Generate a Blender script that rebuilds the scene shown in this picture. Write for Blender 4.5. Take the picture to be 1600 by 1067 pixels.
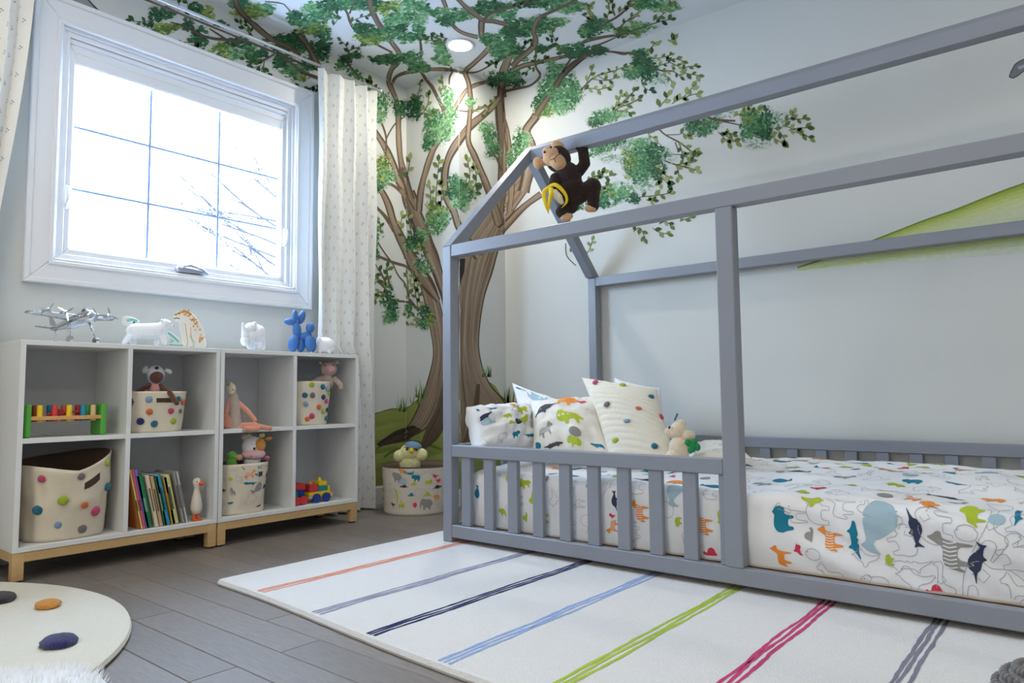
import bpy, bmesh, math, random
import numpy as np
from mathutils import Vector, Matrix, Euler, noise
from math import sin, cos, pi, sqrt, radians, atan2
random.seed(7)
for o in list(bpy.data.objects): bpy.data.objects.remove(o)
SC = bpy.context.scene
COL = SC.collection

# ---------------------------------------------------------------- camera
FPX, CX, CY, CAMH = 1109.0, 800.0, 533.5, 0.62
_u = Vector((1715-CX, 608-CY, FPX)).normalized()
_v = Vector((-553-CX, 630-CY, FPX)).normalized()
_v = (_v - _u*_u.dot(_v)).normalized()
_x = -_v; _z = _x.cross(_u)
if _z.y > 0: _z = -_z
ROT = Matrix((_x, _u, _z))                       # world directions from (right, down, forward)
cd = bpy.data.cameras.new('camera'); cam = bpy.data.objects.new('camera', cd); COL.objects.link(cam)
mr = ROT @ Matrix(((1,0,0),(0,-1,0),(0,0,-1)))
cam.matrix_world = Matrix.Translation((0,0,CAMH)) @ mr.to_4x4()
cd.sensor_width = 36; cd.lens = FPX/1600*36; cd.clip_start = .02
SC.camera = cam
SC.view_settings.view_transform = 'Standard'; SC.view_settings.look = 'None'
SC.view_settings.gamma = 1; SC.view_settings.use_curve_mapping = False
SC.view_settings.exposure = -0.08

def lin(c): 
    return tuple(((v/255)/12.92 if v/255 <= .04045 else ((v/255+.055)/1.055)**2.4) for v in c)
# ---------------------------------------------------------------- daylight
W = bpy.data.worlds.new('sky'); SC.world = W; W.use_nodes = True
wb = W.node_tree.nodes['Background']; wb.inputs[0].default_value = (.55,.74,1.0,1); wb.inputs[1].default_value = 26.0
def area(name, loc, rot, sx, sy, power, col, portal=False):
    l = bpy.data.lights.new(name,'AREA'); l.shape='RECTANGLE'; l.size=sx; l.size_y=sy; l.energy=power; l.color=col
    if portal: l.cycles.is_portal = True
    o = bpy.data.objects.new(name,l); COL.objects.link(o); o.location=loc; o.rotation_euler=rot; return o
area('window_daylight', (-3.34,1.56,1.63), (0,-pi/2,0), .9, 1.1, 1, (1,1,1), portal=True)
# unseen fill lamps, added behind the camera and under the ceiling
area('rear_fill_light', (-.6,-1.5,1.35), (pi/2,0,0), 2.0, 1.5, 19, (1.0,.96,.90))  # added fill lamp, no window modelled here
for i,(x,y) in enumerate(((-2.3,.4),(-.9,.4),(.5,.4),(-1.2,-.9),(.5,1.9))):
    l = bpy.data.lights.new('ceiling_fill_light','AREA'); l.shape='DISK'; l.size=.35; l.energy=8; l.color=(1,.93,.82)  # added fill lamps without fixtures
    o = bpy.data.objects.new('ceiling_fill_light',l); COL.objects.link(o); o.location=(x,y,2.515)

# ---------------------------------------------------------------- helpers
def ray(px,py): return ROT @ Vector((px-CX, py-CY, FPX))
def at(px,py,ax,v):
    r = ray(px,py); o = Vector((0,0,CAMH)); t = (v-o[ax])/r[ax]; return o + r*t
MATS = {}
def mat(name, rgb, rough=.6, metal=0.0, var=.0, scale=20, bump=0.0, bscale=60, sheen=0, emis=None, raw=False, coat=0, stretch=None, objvar=0, spec=.5):
    if name in MATS: return MATS[name]
    m = bpy.data.materials.new(name); m.use_nodes = True; nt = m.node_tree; b = nt.nodes['Principled BSDF']
    c = rgb if raw else lin(rgb)
    b.inputs['Base Color'].default_value = (*c,1); b.inputs['Roughness'].default_value = rough
    b.inputs['Metallic'].default_value = metal; b.inputs['Specular IOR Level'].default_value = spec
    if sheen: b.inputs['Sheen Weight'].default_value = sheen
    if coat: b.inputs['Coat Weight'].default_value = coat
    if emis: b.inputs['Emission Color'].default_value=(*emis[0],1); b.inputs['Emission Strength'].default_value=emis[1]
    if var or bump or objvar:
        tc = nt.nodes.new('ShaderNodeTexCoord'); mp = nt.nodes.new('ShaderNodeMapping'); nt.links.new(tc.outputs['Object'],mp.inputs[0])
        if stretch: mp.inputs['Scale'].default_value = stretch
    if var or objvar:
        n = nt.nodes.new('ShaderNodeTexNoise'); n.inputs['Scale'].default_value=scale; n.inputs['Detail'].default_value=5
        nt.links.new(mp.outputs[0], n.inputs['Vector'])
        mx = nt.nodes.new('ShaderNodeMixRGB'); mx.inputs[1].default_value=(*[max(0,k*(1-var)) for k in c],1); mx.inputs[2].default_value=(*[min(1,k*(1+var)) for k in c],1)
        nt.links.new(n.outputs['Fac'],mx.inputs[0]); out = mx.outputs[0]
        if objvar:
            oi = nt.nodes.new('ShaderNodeObjectInfo'); mr2 = nt.nodes.new('ShaderNodeMapRange'); mr2.inputs[3].default_value=1-objvar; mr2.inputs[4].default_value=1+objvar
            nt.links.new(oi.outputs['Random'],mr2.inputs[0])
            hv = nt.nodes.new('ShaderNodeHueSaturation'); nt.links.new(mr2.outputs[0],hv.inputs['Value']); nt.links.new(out,hv.inputs['Color']); out=hv.outputs[0]
        nt.links.new(out,b.inputs['Base Color'])
    if bump:
        n2 = nt.nodes.new('ShaderNodeTexNoise'); n2.inputs['Scale'].default_value=bscale; n2.inputs['Detail'].default_value=4
        nt.links.new(mp.outputs[0], n2.inputs['Vector'])
        bp = nt.nodes.new('ShaderNodeBump'); bp.inputs['Strength'].default_value=bump; bp.inputs['Distance'].default_value=.01
        nt.links.new(n2.outputs['Fac'],bp.inputs['Height']); nt.links.new(bp.outputs[0],b.inputs['Normal'])
    MATS[name]=m; return m
def vmat(name, rough=.7):
    if name in MATS: return MATS[name]
    m = bpy.data.materials.new(name); m.use_nodes=True; nt=m.node_tree; b=nt.nodes['Principled BSDF']; b.inputs['Roughness'].default_value=rough
    b.inputs['Specular IOR Level'].default_value=.25
    a = nt.nodes.new('ShaderNodeVertexColor'); a.layer_name='paint'
    n = nt.nodes.new('ShaderNodeTexNoise'); n.inputs['Scale'].default_value=45; n.inputs['Detail'].default_value=4
    mr2 = nt.nodes.new('ShaderNodeMapRange'); mr2.inputs[3].default_value=.82; mr2.inputs[4].default_value=1.18
    nt.links.new(n.outputs['Fac'],mr2.inputs[0])
    hv = nt.nodes.new('ShaderNodeHueSaturation'); nt.links.new(mr2.outputs[0],hv.inputs['Value']); nt.links.new(a.outputs[0],hv.inputs['Color'])
    nt.links.new(hv.outputs[0],b.inputs['Base Color']); MATS[name]=m; return m

ORG = {}
def thing(name, label, cat, loc, group=None):
    o = bpy.data.objects.new(name,None); COL.objects.link(o); o.location=loc; o.empty_display_size=.05
    o['label']=label; o['category']=cat
    if group: o['group']=group
    ORG[o]=Vector(loc); return o
def tag(o, label, cat, group=None, kind=None):
    o['label']=label; o['category']=cat
    if group: o['group']=group
    if kind: o['kind']=kind
    return o
def finish(me, mats, smooth):
    for m in (mats if isinstance(mats,(list,tuple)) else [mats]): me.materials.append(m)
    if smooth is True: me.shade_smooth()
    elif smooth:
        me.shade_smooth()
        try: me.set_sharp_from_angle(angle=smooth)
        except Exception: pass
def link(name, bm, mats, parent=None, smooth=False, origin=None):
    """bm in world coordinates -> one mesh object; the origin is the parent's (or the given one)"""
    org = ORG[parent] if parent is not None else (Vector(origin) if origin is not None else Vector((0,0,0)))
    if isinstance(bm, bmesh.types.BMesh):
        bmesh.ops.translate(bm, verts=bm.verts, vec=-org)
        me = bpy.data.meshes.new(name); bm.to_mesh(me); bm.free()
    else:
        me = bm; me.name = name; me.transform(Matrix.Translation(-org))
    finish(me, mats, smooth)
    o = bpy.data.objects.new(name, me); COL.objects.link(o); ORG[o]=org
    if parent is not None: o.parent = parent
    else: o.location = org
    return o
def rootcopy(src, name=None, off=(0,0,0), parent=None):
    o = src.copy(); COL.objects.link(o); o.location = Vector(src.location)+Vector(off)
    if parent is not None: o.parent = parent
    ORG[o] = ORG[src]; return o
def B(): return bmesh.new()
def box(bm, lo, hi, bev=0, M=None, mi=0, seg=1):
    lo=Vector(lo); hi=Vector(hi); c=(lo+hi)/2; s=hi-lo
    m = Matrix.Translation(c) @ Matrix.Diagonal((abs(s.x),abs(s.y),abs(s.z),1))
    if M is not None: m = M @ m
    r = bmesh.ops.create_cube(bm, size=1, matrix=m)
    vs=r['verts']; fs=set(f for v in vs for f in v.link_faces)
    for f in fs: f.material_index=mi
    if bev:
        es=list(set(e for v in vs for e in v.link_edges))
        bmesh.ops.bevel(bm, geom=es, offset=bev, segments=seg, affect='EDGES', profile=.7, material=mi)
    return vs
def bx(name, lo, hi, m, parent=None, bev=.002, M=None, origin=None, smooth=False):
    bm=B(); box(bm,lo,hi,bev,M); return link(name,bm,m,parent,origin=origin,smooth=smooth)
def prism(bm, pts, h, M=None, mi=0):
    """polygon in local XY extruded along +Z by h"""
    a=[bm.verts.new((M@Vector((x,y,0))) if M else (x,y,0)) for x,y in pts]
    b=[bm.verts.new((M@Vector((x,y,h))) if M else (x,y,h)) for x,y in pts]
    fs=[bm.faces.new(a[::-1]),bm.faces.new(b)]
    n=len(pts)
    for i in range(n): fs.append(bm.faces.new((a[i],a[(i+1)%n],b[(i+1)%n],b[i])))
    for f in fs: f.material_index=mi
    bmesh.ops.recalc_face_normals(bm, faces=fs)
    return fs
def cyl(bm, p0, p1, r0, r1=None, seg=16, mi=0, caps=True):
    p0=Vector(p0); p1=Vector(p1); d=p1-p0
    if r1 is None: r1=r0
    q=d.to_track_quat('Z','Y').to_matrix().to_4x4()
    m=Matrix.Translation((p0+p1)/2)@q
    r=bmesh.ops.create_cone(bm,cap_ends=caps,segments=seg,radius1=r0,radius2=r1,depth=d.length,matrix=m)
    for v in r['verts']:
        for f in v.link_faces: f.material_index=mi
    return r['verts']
def ball(bm, c, r, sc=(1,1,1), rot=None, seg=14, mi=0):
    m=Matrix.Translation(c)
    if rot is not None: m=m@rot.to_4x4()
    m=m@Matrix.Diagonal((sc[0]*r,sc[1]*r,sc[2]*r,1))
    r_=bmesh.ops.create_uvsphere(bm,u_segments=seg,v_segments=max(6,seg*2//3),radius=1,matrix=m)
    for v in r_['verts']:
        for f in v.link_faces: f.material_index=mi
    return r_['verts']
def tube(bm, pts, rads, seg=10, mi=0, closed_ends=True):
    pts=[Vector(p) for p in pts]; n=len(pts)
    if not isinstance(rads,(list,tuple)): rads=[rads]*n
    rings=[]; up=None
    for i,p in enumerate(pts):
        d=(pts[min(i+1,n-1)]-pts[max(i-1,0)]).normalized()
        if up is None: up=d.orthogonal().normalized()
        else:
            up=(up-d*up.dot(d)); up=up.normalized() if up.length>1e-6 else d.orthogonal().normalized()
        w=d.cross(up)
        rings.append([bm.verts.new(p+(up*cos(2*pi*k/seg)+w*sin(2*pi*k/seg))*rads[i]) for k in range(seg)])
    fs=[]
    for i in range(n-1):
        for k in range(seg): fs.append(bm.faces.new((rings[i][k],rings[i][(k+1)%seg],rings[i+1][(k+1)%seg],rings[i+1][k])))
    if closed_ends: fs+= [bm.faces.new(rings[0][::-1]), bm.faces.new(rings[-1])]
    for f in fs: f.material_index=mi
    return fs
def lathe(bm, prof, c=(0,0,0), seg=24, sx=1, sy=1, mi=0):
    c=Vector(c); rings=[]
    for r,z in prof:
        rings.append([bm.verts.new(c+Vector((r*cos(2*pi*k/seg)*sx, r*sin(2*pi*k/seg)*sy, z))) for k in range(seg)])
    fs=[]
    for i in range(len(prof)-1):
        for k in range(seg): fs.append(bm.faces.new((rings[i][k],rings[i][(k+1)%seg],rings[i+1][(k+1)%seg],rings[i+1][k])))
    fs+=[bm.faces.new(rings[0][::-1]),bm.faces.new(rings[-1])]
    for f in fs: f.material_index=mi
    return fs
def spline(pts, step):
    """Catmull-Rom through tuples of any length, resampled about every step (in the first two/three numbers)"""
    P=[np.array(p,float) for p in pts]
    if len(P)==2: P=[P[0],(P[0]+P[1])/2,P[1]]
    out=[]
    for i in range(len(P)-1):
        p0=P[max(i-1,0)];p1=P[i];p2=P[i+1];p3=P[min(i+2,len(P)-1)]
        L=np.linalg.norm((p2-p1)[:2]); k=max(1,int(math.ceil(L/step)))
        for j in range(k):
            t=j/k; out.append(.5*((2*p1)+(-p0+p2)*t+(2*p0-5*p1+4*p2-p3)*t*t+(-p0+3*p1-3*p2+p3)*t**3))
    out.append(P[-1]); return out
def fused(prims, voxel, smooth_it=2):
    """union of soft primitives as one continuous mesh. prim = (kind, ...geometry..., material index)
       ('e', centre, (rx,ry,rz), rot3x3 or None, mi)   ('c', p0, p1, r0, r1, mi)"""
    bm=B()
    for p in prims:
        if p[0]=='e': ball(bm,p[1],1,p[2],p[3],seg=20)
        else:
            a,b_=Vector(p[1]),Vector(p[2]); n=max(2,int((b_-a).length/(min(p[3],p[4])*.45))+1)
            for k in range(n+1): t=k/n; ball(bm,a.lerp(b_,t),p[3]*(1-t)+p[4]*t,seg=14)
    me=bpy.data.meshes.new('tmp'); bm.to_mesh(me); bm.free()
    o=bpy.data.objects.new('tmp',me); COL.objects.link(o)
    md=o.modifiers.new('r','REMESH'); md.mode='VOXEL'; md.voxel_size=voxel; md.use_smooth_shade=True
    ms=o.modifiers.new('s','SMOOTH'); ms.iterations=smooth_it; ms.factor=.5
    dg=bpy.context.evaluated_depsgraph_get(); out=bpy.data.meshes.new_from_object(o.evaluated_get(dg))
    bpy.data.objects.remove(o); bpy.data.meshes.remove(me)
    for poly in out.polygons:
        c=poly.center; best=1e9; bi=0
        for p in prims:
            if p[0]=='e':
                d=c-Vector(p[1])
                if p[3] is not None: d=p[3].inverted()@d
                k=sqrt((d.x/p[2][0])**2+(d.y/p[2][1])**2+(d.z/p[2][2])**2); k=(k-1)*min(p[2])
            else:
                a,b_=Vector(p[1]),Vector(p[2]); ab=b_-a; t=max(0,min(1,(c-a).dot(ab)/max(ab.length_squared,1e-9))); k=(c-(a+ab*t)).length-(p[3]*(1-t)+p[4]*t)
            if k<best: best=k; bi=p[-1]
        poly.material_index=bi
    return out
class Frame:
    """a toy's own frame: reference point O, axes right / up / towards the room, unit = metres per photo pixel at O"""
    def __init__(s,px,py,ax,v):
        s.px,s.py=px,py; s.O=at(px,py,ax,v); r=ray(px,py)
        s.s=((s.O-Vector((0,0,CAMH))).length)/r.length
        s.f=-Vector((r.x,r.y,0)).normalized(); s.u=Vector((0,0,1)); s.r=s.u.cross(s.f)
        if s.r.dot(ROT@Vector((1,0,0)))<0: s.r=-s.r
        s.R=Matrix((s.r,s.u,s.f)).transposed()
    def p(s,px,py,off=0): return s.O+s.r*((px-s.px)*s.s)+s.u*(-(py-s.py)*s.s)+s.f*(off*s.s)
    def e(s,px,py,rx,ry,rz=None,off=0,ang=0,mi=0):
        R=s.R@Matrix.Rotation(radians(ang),3,'Z')
        return ('e',s.p(px,py,off),(rx*s.s,ry*s.s,(rz if rz else min(rx,ry))*s.s),R,mi)
    def c(s,a,b,r0,r1,mi=0): return ('c',s.p(*a),s.p(*b),r0*s.s,r1*s.s,mi)
def extra(name, parent, m, items, smooth=True, seg=12):
    """small hard or soft details as one part; items are fused()-style ellipsoids or capsules"""
    bm=B()
    for p in items:
        if p[0]=='e': ball(bm,p[1],1,p[2],p[3],seg=seg)
        else: tube(bm,[p[1],p[2]],[p[3],p[4]],seg=8)
    return link(name,bm,m,parent,smooth=smooth)
# ---------------------------------------------------------------- the room
XW, YB, ZC = -3.22, 3.31, 2.53            # window wall, bed wall, ceiling
CXo, CYo = -2.77, 2.905                   # boxed-out corner
XR, YF = 1.4, -1.6
M_wall = mat('wall_paint',(206,208,204),.75,var=.02,scale=3,bump=.05,bscale=180)
M_trim = mat('white_trim',(232,233,236),.35)
M_ceil = mat('ceiling_paint',(222,224,226),.85,var=.015,scale=2,bump=.05,bscale=150)
M_floor= mat('grey_oak_plank',(124,116,110),.40,var=.34,scale=14,bump=.2,bscale=60,stretch=(1.2,9,9),objvar=.12)
M_sub  = mat('floor_joint',(52,48,46),.8)
def struct(name, bm, m, **k):
    o=link(name,bm,m,**k); o['kind']='structure'; return o
bm=B(); box(bm,(XW-.1,YF-.1,-.06),(XR+.1,YB+.1,-.006)); floor=struct('floor',bm,M_sub)
me_cache={}
PW=.1133
r=random.Random(3)
nrow=int((YB-YF)/PW)+1
def plank_mesh(L,W_):
    key=(round(L,3),round(W_,3))
    if key not in me_cache:
        b=B(); box(b,(0,0,-.012),(L-.0016,W_-.0016,0),.0012); me=bpy.data.meshes.new('plank'); b.to_mesh(me); b.free(); finish(me,M_floor,False); me_cache[key]=me
    return me_cache[key]
for i in range(nrow):
    y=.9-.1133*22+PW*i
    if y>YB: break
    x=XW-r.choice((0,.3,.55,.8)); 
    while x<XR:
        L=1.1; x0=max(x,XW); x1=min(x+L,XR)
        if x1-x0>.05:
            o=bpy.data.objects.new('plank',plank_mesh(x1-x0,min(PW,YB-y))); COL.objects.link(o); o.parent=floor; o.location=(x0,y,0)
        x+=L
bm=B(); box(bm,(XW-.1,YF-.1,ZC),(XR+.1,YB+.1,ZC+.08)); struct('ceiling',bm,M_ceil)
# window wall with its opening
WY0,WY1,WZ0,WZ1 = 1.012,2.112,1.178,2.16
bm=B()
for lo,hi in (((XW-.12,YF-.1,0),(XW,WY0,ZC)),((XW-.12,WY1,0),(XW,YB+.1,ZC)),((XW-.12,WY0,0),(XW,WY1,WZ0)),((XW-.12,WY0,WZ1),(XW,WY1,ZC))): box(bm,lo,hi)
struct('wall_left',bm,M_wall)
bm=B(); box(bm,(XW,YB,0),(XR+.1,YB+.1,ZC)); struct('wall_back',bm,M_wall)
bm=B(); box(bm,(XW,CYo,0),(CXo,YB,ZC)); struct('wall_corner',bm,M_wall)
bm=B(); box(bm,(XR,YF-.1,0),(XR+.1,YB,ZC)); struct('wall_right',bm,M_wall)
bm=B(); box(bm,(XW,YF-.1,0),(XR,YF,ZC)); struct('wall_front',bm,M_wall)
for nm,lo,hi in (('baseboard_left',(XW,YF,0),(XW+.014,CYo,.1)),('baseboard_corner',(XW+.014,CYo-.014,0),(CXo,CYo,.1)),('baseboard_back',(CXo,YB-.014,0),(XR,YB,.1))):
    bm=B(); box(bm,lo,hi,.003); struct(nm,bm,M_trim)
# window
M_glass=bpy.data.materials.new('glass'); M_glass.use_nodes=True; nt=M_glass.node_tree
for n in list(nt.nodes):
    if n.type=='BSDF_PRINCIPLED': nt.nodes.remove(n)
tr=nt.nodes.new('ShaderNodeBsdfTransparent'); tr.inputs[0].default_value=(.96,.98,1,1); gl=nt.nodes.new('ShaderNodeBsdfGlossy'); gl.inputs['Roughness'].default_value=.02
mx=nt.nodes.new('ShaderNodeMixShader'); mx.inputs[0].default_value=.05
nt.links.new(tr.outputs[0],mx.inputs[1]); nt.links.new(gl.outputs[0],mx.inputs[2]); nt.links.new(mx.outputs[0],nt.nodes['Material Output'].inputs[0])
M_vinyl=mat('white_vinyl',(236,238,242),.3)
M_bar=mat('grille_bar',(140,160,196),.5)
def ring(name,y0,y1,z0,z1,w,xa,xb,m,parent,bev=.003):
    """four mitred boards round a rectangle: outer y0..y1, z0..z1, width w, from depth xa to xb"""
    bm=B(); o_=[(y0,z0),(y1,z0),(y1,z1),(y0,z1)]; i_=[(y0+w,z0+w),(y1-w,z0+w),(y1-w,z1-w),(y0+w,z1-w)]
    for k in range(4):
        j=(k+1)%4; q=[o_[k],o_[j],i_[j],i_[k]]
        Mx=Matrix(((0,0,1,xa),(1,0,0,0),(0,1,0,0),(0,0,0,1)))
        prism(bm,q,xb-xa,Mx)
    if bev: 
        bmesh.ops.bevel(bm,geom=[e for e in bm.edges if abs(e.verts[0].co.x-xb)<1e-6 and abs(e.verts[1].co.x-xb)<1e-6 ],offset=bev,segments=1,affect='EDGES')
    return link(name,bm,m,parent)
win=thing('window_1','',None,(XW,1.56,1.63)); del win['label']; del win['category']; win['kind']='structure'
bm=B()
ring('casing',.908,2.216,1.084,2.268,.104,XW+.0005,XW+.018,M_trim,win,.004)
ring('casing_backband',.904,2.220,1.080,2.272,.022,XW+.0005,XW+.026,M_trim,win,.004)
ring('casing_bead',.988,2.136,1.158,2.176,.016,XW+.018,XW+.024,M_trim,win,.002)
ring('jamb',1.006,2.118,1.172,2.168,.018,XW-.115,XW+.002,M_vinyl,win,0)
ring('window_frame',1.024,2.100,1.190,2.150,.022,XW-.075,XW-.008,M_vinyl,win,.002)
ring('inner_stop',1.030,2.094,1.196,2.126,.018,XW-.075,XW-.016,M_vinyl,win,.003)
ring('sash',1.040,2.086,1.206,2.104,.034,XW-.06,XW-.022,M_vinyl,win,.005)
ring('glazing_bead',1.070,2.058,1.236,2.034,.008,XW-.05,XW-.028,M_vinyl,win,.002)
bx('sash_head',(XW-.058,1.07,2.028),(XW-.026,2.056,2.075),M_vinyl,win,.004)
bx('pane',(XW-.046,1.074,1.240),(XW-.042,2.052,2.030),M_glass,win,0)
for y in (1.397,1.726): bx('grille_bar',(XW-.058,y-.005,1.24),(XW-.052,y+.005,2.03),M_bar,win,0)
for z in (1.499,1.766): bx('grille_bar',(XW-.0585,1.074,z-.005),(XW-.0525,2.052,z+.005),M_bar,win,0)
M_satin=mat('satin_nickel',(176,180,190),.3,.7)
ck=bx('crank_housing',(XW-.02,1.505,1.196),(XW+.014,1.64,1.222),M_satin,win,.006,smooth=True)
bm=B(); tube(bm,[(XW+.016,1.53,1.222),(XW+.026,1.56,1.228),(XW+.024,1.62,1.216),(XW+.018,1.645,1.2)],[.006,.006,.005,.006]); link('crank_handle',bm,M_satin,ck,smooth=True)
for y in (1.052,2.074):
    l=bx('sash_lock',(XW-.024,y-.008,1.40),(XW-.008,y+.008,1.50),M_vinyl,win,.004)
    bm=B(); tube(bm,[(XW-.01,y,1.41),(XW+.008,y,1.44),(XW+.006,y,1.49)],[.005,.006,.004]); link('lock_lever',bm,M_vinyl,l,smooth=True)
# bare tree outside
M_bark=mat('winter_bark',(44,43,50),.9)
bm=B(); rr=random.Random(12)
def twig(p,d,L,r,depth):
    q=p+d*L; tube(bm,[p,(p+q)/2+Vector((0,rr.uniform(-.04,.04),rr.uniform(-.03,.03)))*L,q],[r,r*.8,r*.6],seg=5)
    if depth>0:
        for k in range(3):
            d2=(d+Vector((rr.uniform(-.3,.3),rr.uniform(-.75,.6),rr.uniform(-.25,.6)))).normalized(); twig(p.lerp(q,rr.uniform(.4,1)),d2,L*rr.uniform(.5,.8),r*.55,depth-1)
twig(Vector((-7.2,4.9,0)),Vector((0,-.1,1)).normalized(),2.0,.05,0)
for s in range(11): twig(Vector((-7.2,4.75,1.2+.16*s)),Vector((0,-1,rr.uniform(-.1,.7))).normalized(),rr.uniform(.6,1.05),.0145,3)
o=link('bare_tree',bm,M_bark,origin=(-7.2,4.9,0)); tag(o,'bare winter tree with thin branches outside the window','tree')
bm=B(); box(bm,(-14,-6,-.6),(XW-.2,12,-.5)); struct('ground_outside',bm,mat('snow',(235,238,245),.8,var=.05,scale=1))

# curtains and rod
M_curt=mat('white_curtain_cloth',(236,236,232),.85,var=.02,scale=30,bump=.08,bscale=400,sheen=.2)
M_dot=mat('grey_print',(150,150,155),.8)
def curtain(name,label,f0,f1,zt,zb,nf,xc,amp):
    """f0(z), f1(z): the two side edges in Y"""
    nu,nv=nf*16,46; fab=(f1(1)-f0(1))*1.9
    def P(u,v,off=0):
        z=zt+(zb-zt)*v; y0,y1=f0(z),f1(z); ph=2*pi*nf*u+.5*sin(5*u+z*1.3)
        a=amp*(.65+.35*v)*(1+.3*sin(7*u+2)); x=xc+a*sin(ph)+.006*sin(z*7+u*9)
        y=y0+(y1-y0)*(u+.012*sin(2*ph)); return Vector((x+off,y,z))
    bm=B(); g=[[bm.verts.new(P(i/nu,j/nv)) for i in range(nu+1)] for j in range(nv+1)]
    for j in range(nv):
        for i in range(nu): bm.faces.new((g[j][i],g[j+1][i],g[j+1][i+1],g[j][i+1]))
    bmesh.ops.recalc_face_normals(bm,faces=bm.faces)
    # printed marks, three small dots each, in staggered rows
    rows=int((zt-zb)/.055); cols=int(fab/.042)
    for j in range(1,rows):
        for i in range(cols):
            u=(i+.5*(j%2))/cols; v=j/rows
            if not .02<u<.98: continue
            for du,dv in ((0,.0),(.10,.006),(-.02,.012)):
                uu=u+du*.042/fab; vv=v+dv/(zt-zb); e=.0016/fab; ev=.0028/(zt-zb)
                q=[bm.verts.new(P(uu+a*e,vv+b_*ev,.0018)) for a,b_ in ((-1,-1),(1,-1),(1,1),(-1,1))]; f=bm.faces.new(q); f.material_index=1
    o=link(name,bm,[M_curt,M_dot],smooth=True,origin=(xc,f0(zb),zb)); return o
def ss(a,b,x): t=max(0,min(1,(x-a)/(b-a))); return t*t*(3-2*t)
o=curtain('curtain','',lambda z:2.285-.10*ss(.80,.90,z)+.0*z,lambda z:2.575+.03*(1-ss(.2,.9,z)),2.372,.012,4,-3.118,.034)
tag(o,'white dotted curtain hanging right of the window, down to the floor','curtain','curtains at the window')
o=curtain('curtain','',lambda z:.40,lambda z:.775+.10*ss(.9,2.3,z),2.372,.012,5,-3.118,.034)
tag(o,'white dotted curtain at the left edge, left of the window','curtain','curtains at the window')
M_rod=mat('brushed_steel',(200,200,204),.42,.7)
rod=thing('curtain_rod','slim double steel curtain rod above the window','curtain rod',(-3.118,1.5,2.385))
bm=B(); cyl(bm,(-3.118,.25,2.385),(-3.118,2.6,2.385),.008); link('pole',bm,M_rod,rod,smooth=True)
bm=B(); cyl(bm,(-3.155,.25,2.378),(-3.155,2.6,2.378),.005); link('rear_pole',bm,mat('bronze_rail',(110,92,80),.4,.6),rod,smooth=True)
bm=B(); ball(bm,(-3.118,2.612,2.385),.014); link('finial',bm,M_rod,rod,smooth=True)
for y in (.32,2.585):
    bm=B(); box(bm,(-3.219,y-.006,2.35),(-3.21,y+.006,2.42),.002); tube(bm,[(-3.21,y,2.385),(-3.13,y,2.376)],.004); link('bracket',bm,M_rod,rod)
for y in (2.20,2.27,2.35,2.42,2.49,2.56):
    bm=B(); bmesh.ops.create_circle(bm,segments=6,radius=.002)
    bm.free(); bm=B(); tube(bm,[(-3.118+.013*cos(t),y+.004*sin(3*t),2.385+.013*sin(t)) for t in [k*2*pi/14 for k in range(15)]],.0015,seg=5,closed_ends=False); link('ring',bm,M_rod,rod,smooth=True)

# recessed ceiling lamp in the corner
dl=thing('ceiling_light','round recessed ceiling light lit among painted branches','light',(-2.586,2.724,ZC))
bm=B(); lathe(bm,[(.060,-.001),(.076,-.001),(.078,-.006),(.070,-.010),(.060,-.004)],(-2.586,2.724,ZC),seg=32); link('trim',bm,M_trim,dl,smooth=True)
bm=B(); lathe(bm,[(.0,-.002),(.062,-.002),(.060,-.007),(.0,-.012)],(-2.586,2.724,ZC),seg=32); link('lens',bm,mat('lamp_lens',(255,255,255),.5,emis=((1,.97,.9),60)),dl,smooth=True)
l=bpy.data.lights.new('corner_spot','AREA'); l.shape='DISK'; l.size=.09; l.energy=10; l.color=(1,.93,.82)
o=bpy.data.objects.new('corner_spot',l); COL.objects.link(o); o.location=(-2.586,2.724,ZC-.012)
# ---------------------------------------------------------------- painted mural: flat paint on the walls and ceiling
SURF=[ # axis, value, normal sign, clamp ranges ((axis,lo,hi)...)
 (0,XW,+1,((1,-9,CYo),(2,.101,ZC))),(1,CYo,-1,((0,XW,CXo),(2,.101,ZC))),(0,CXo,+1,((1,CYo,YB),(2,0,ZC))),(1,YB,-1,((0,CXo,9),(2,.101,ZC))),(2,ZC,-1,((0,XW,9),(1,-9,YB)))]
O0=Vector((0,0,CAMH))
def pick(px,py):
    r=ray(px,py); best=None;bt=1e9
    for k,(ax,v,s,cl) in enumerate(SURF):
        if abs(r[ax])<1e-9: continue
        t=(v-O0[ax])/r[ax]
        if t<=0 or t>=bt: continue
        p=O0+r*t
        if all(lo-1e-6<=p[a]<=hi+1e-6 for a,lo,hi in cl): bt=t;best=k
    return best
def onto(k,px,py,h):
    ax,v,s,cl=SURF[k]; r=ray(px,py); t=(v-O0[ax])/r[ax]; p=O0+r*t
    for a,lo,hi in cl: p[a]=max(lo,min(hi,p[a]))
    p[ax]=v+s*h; return p
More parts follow.
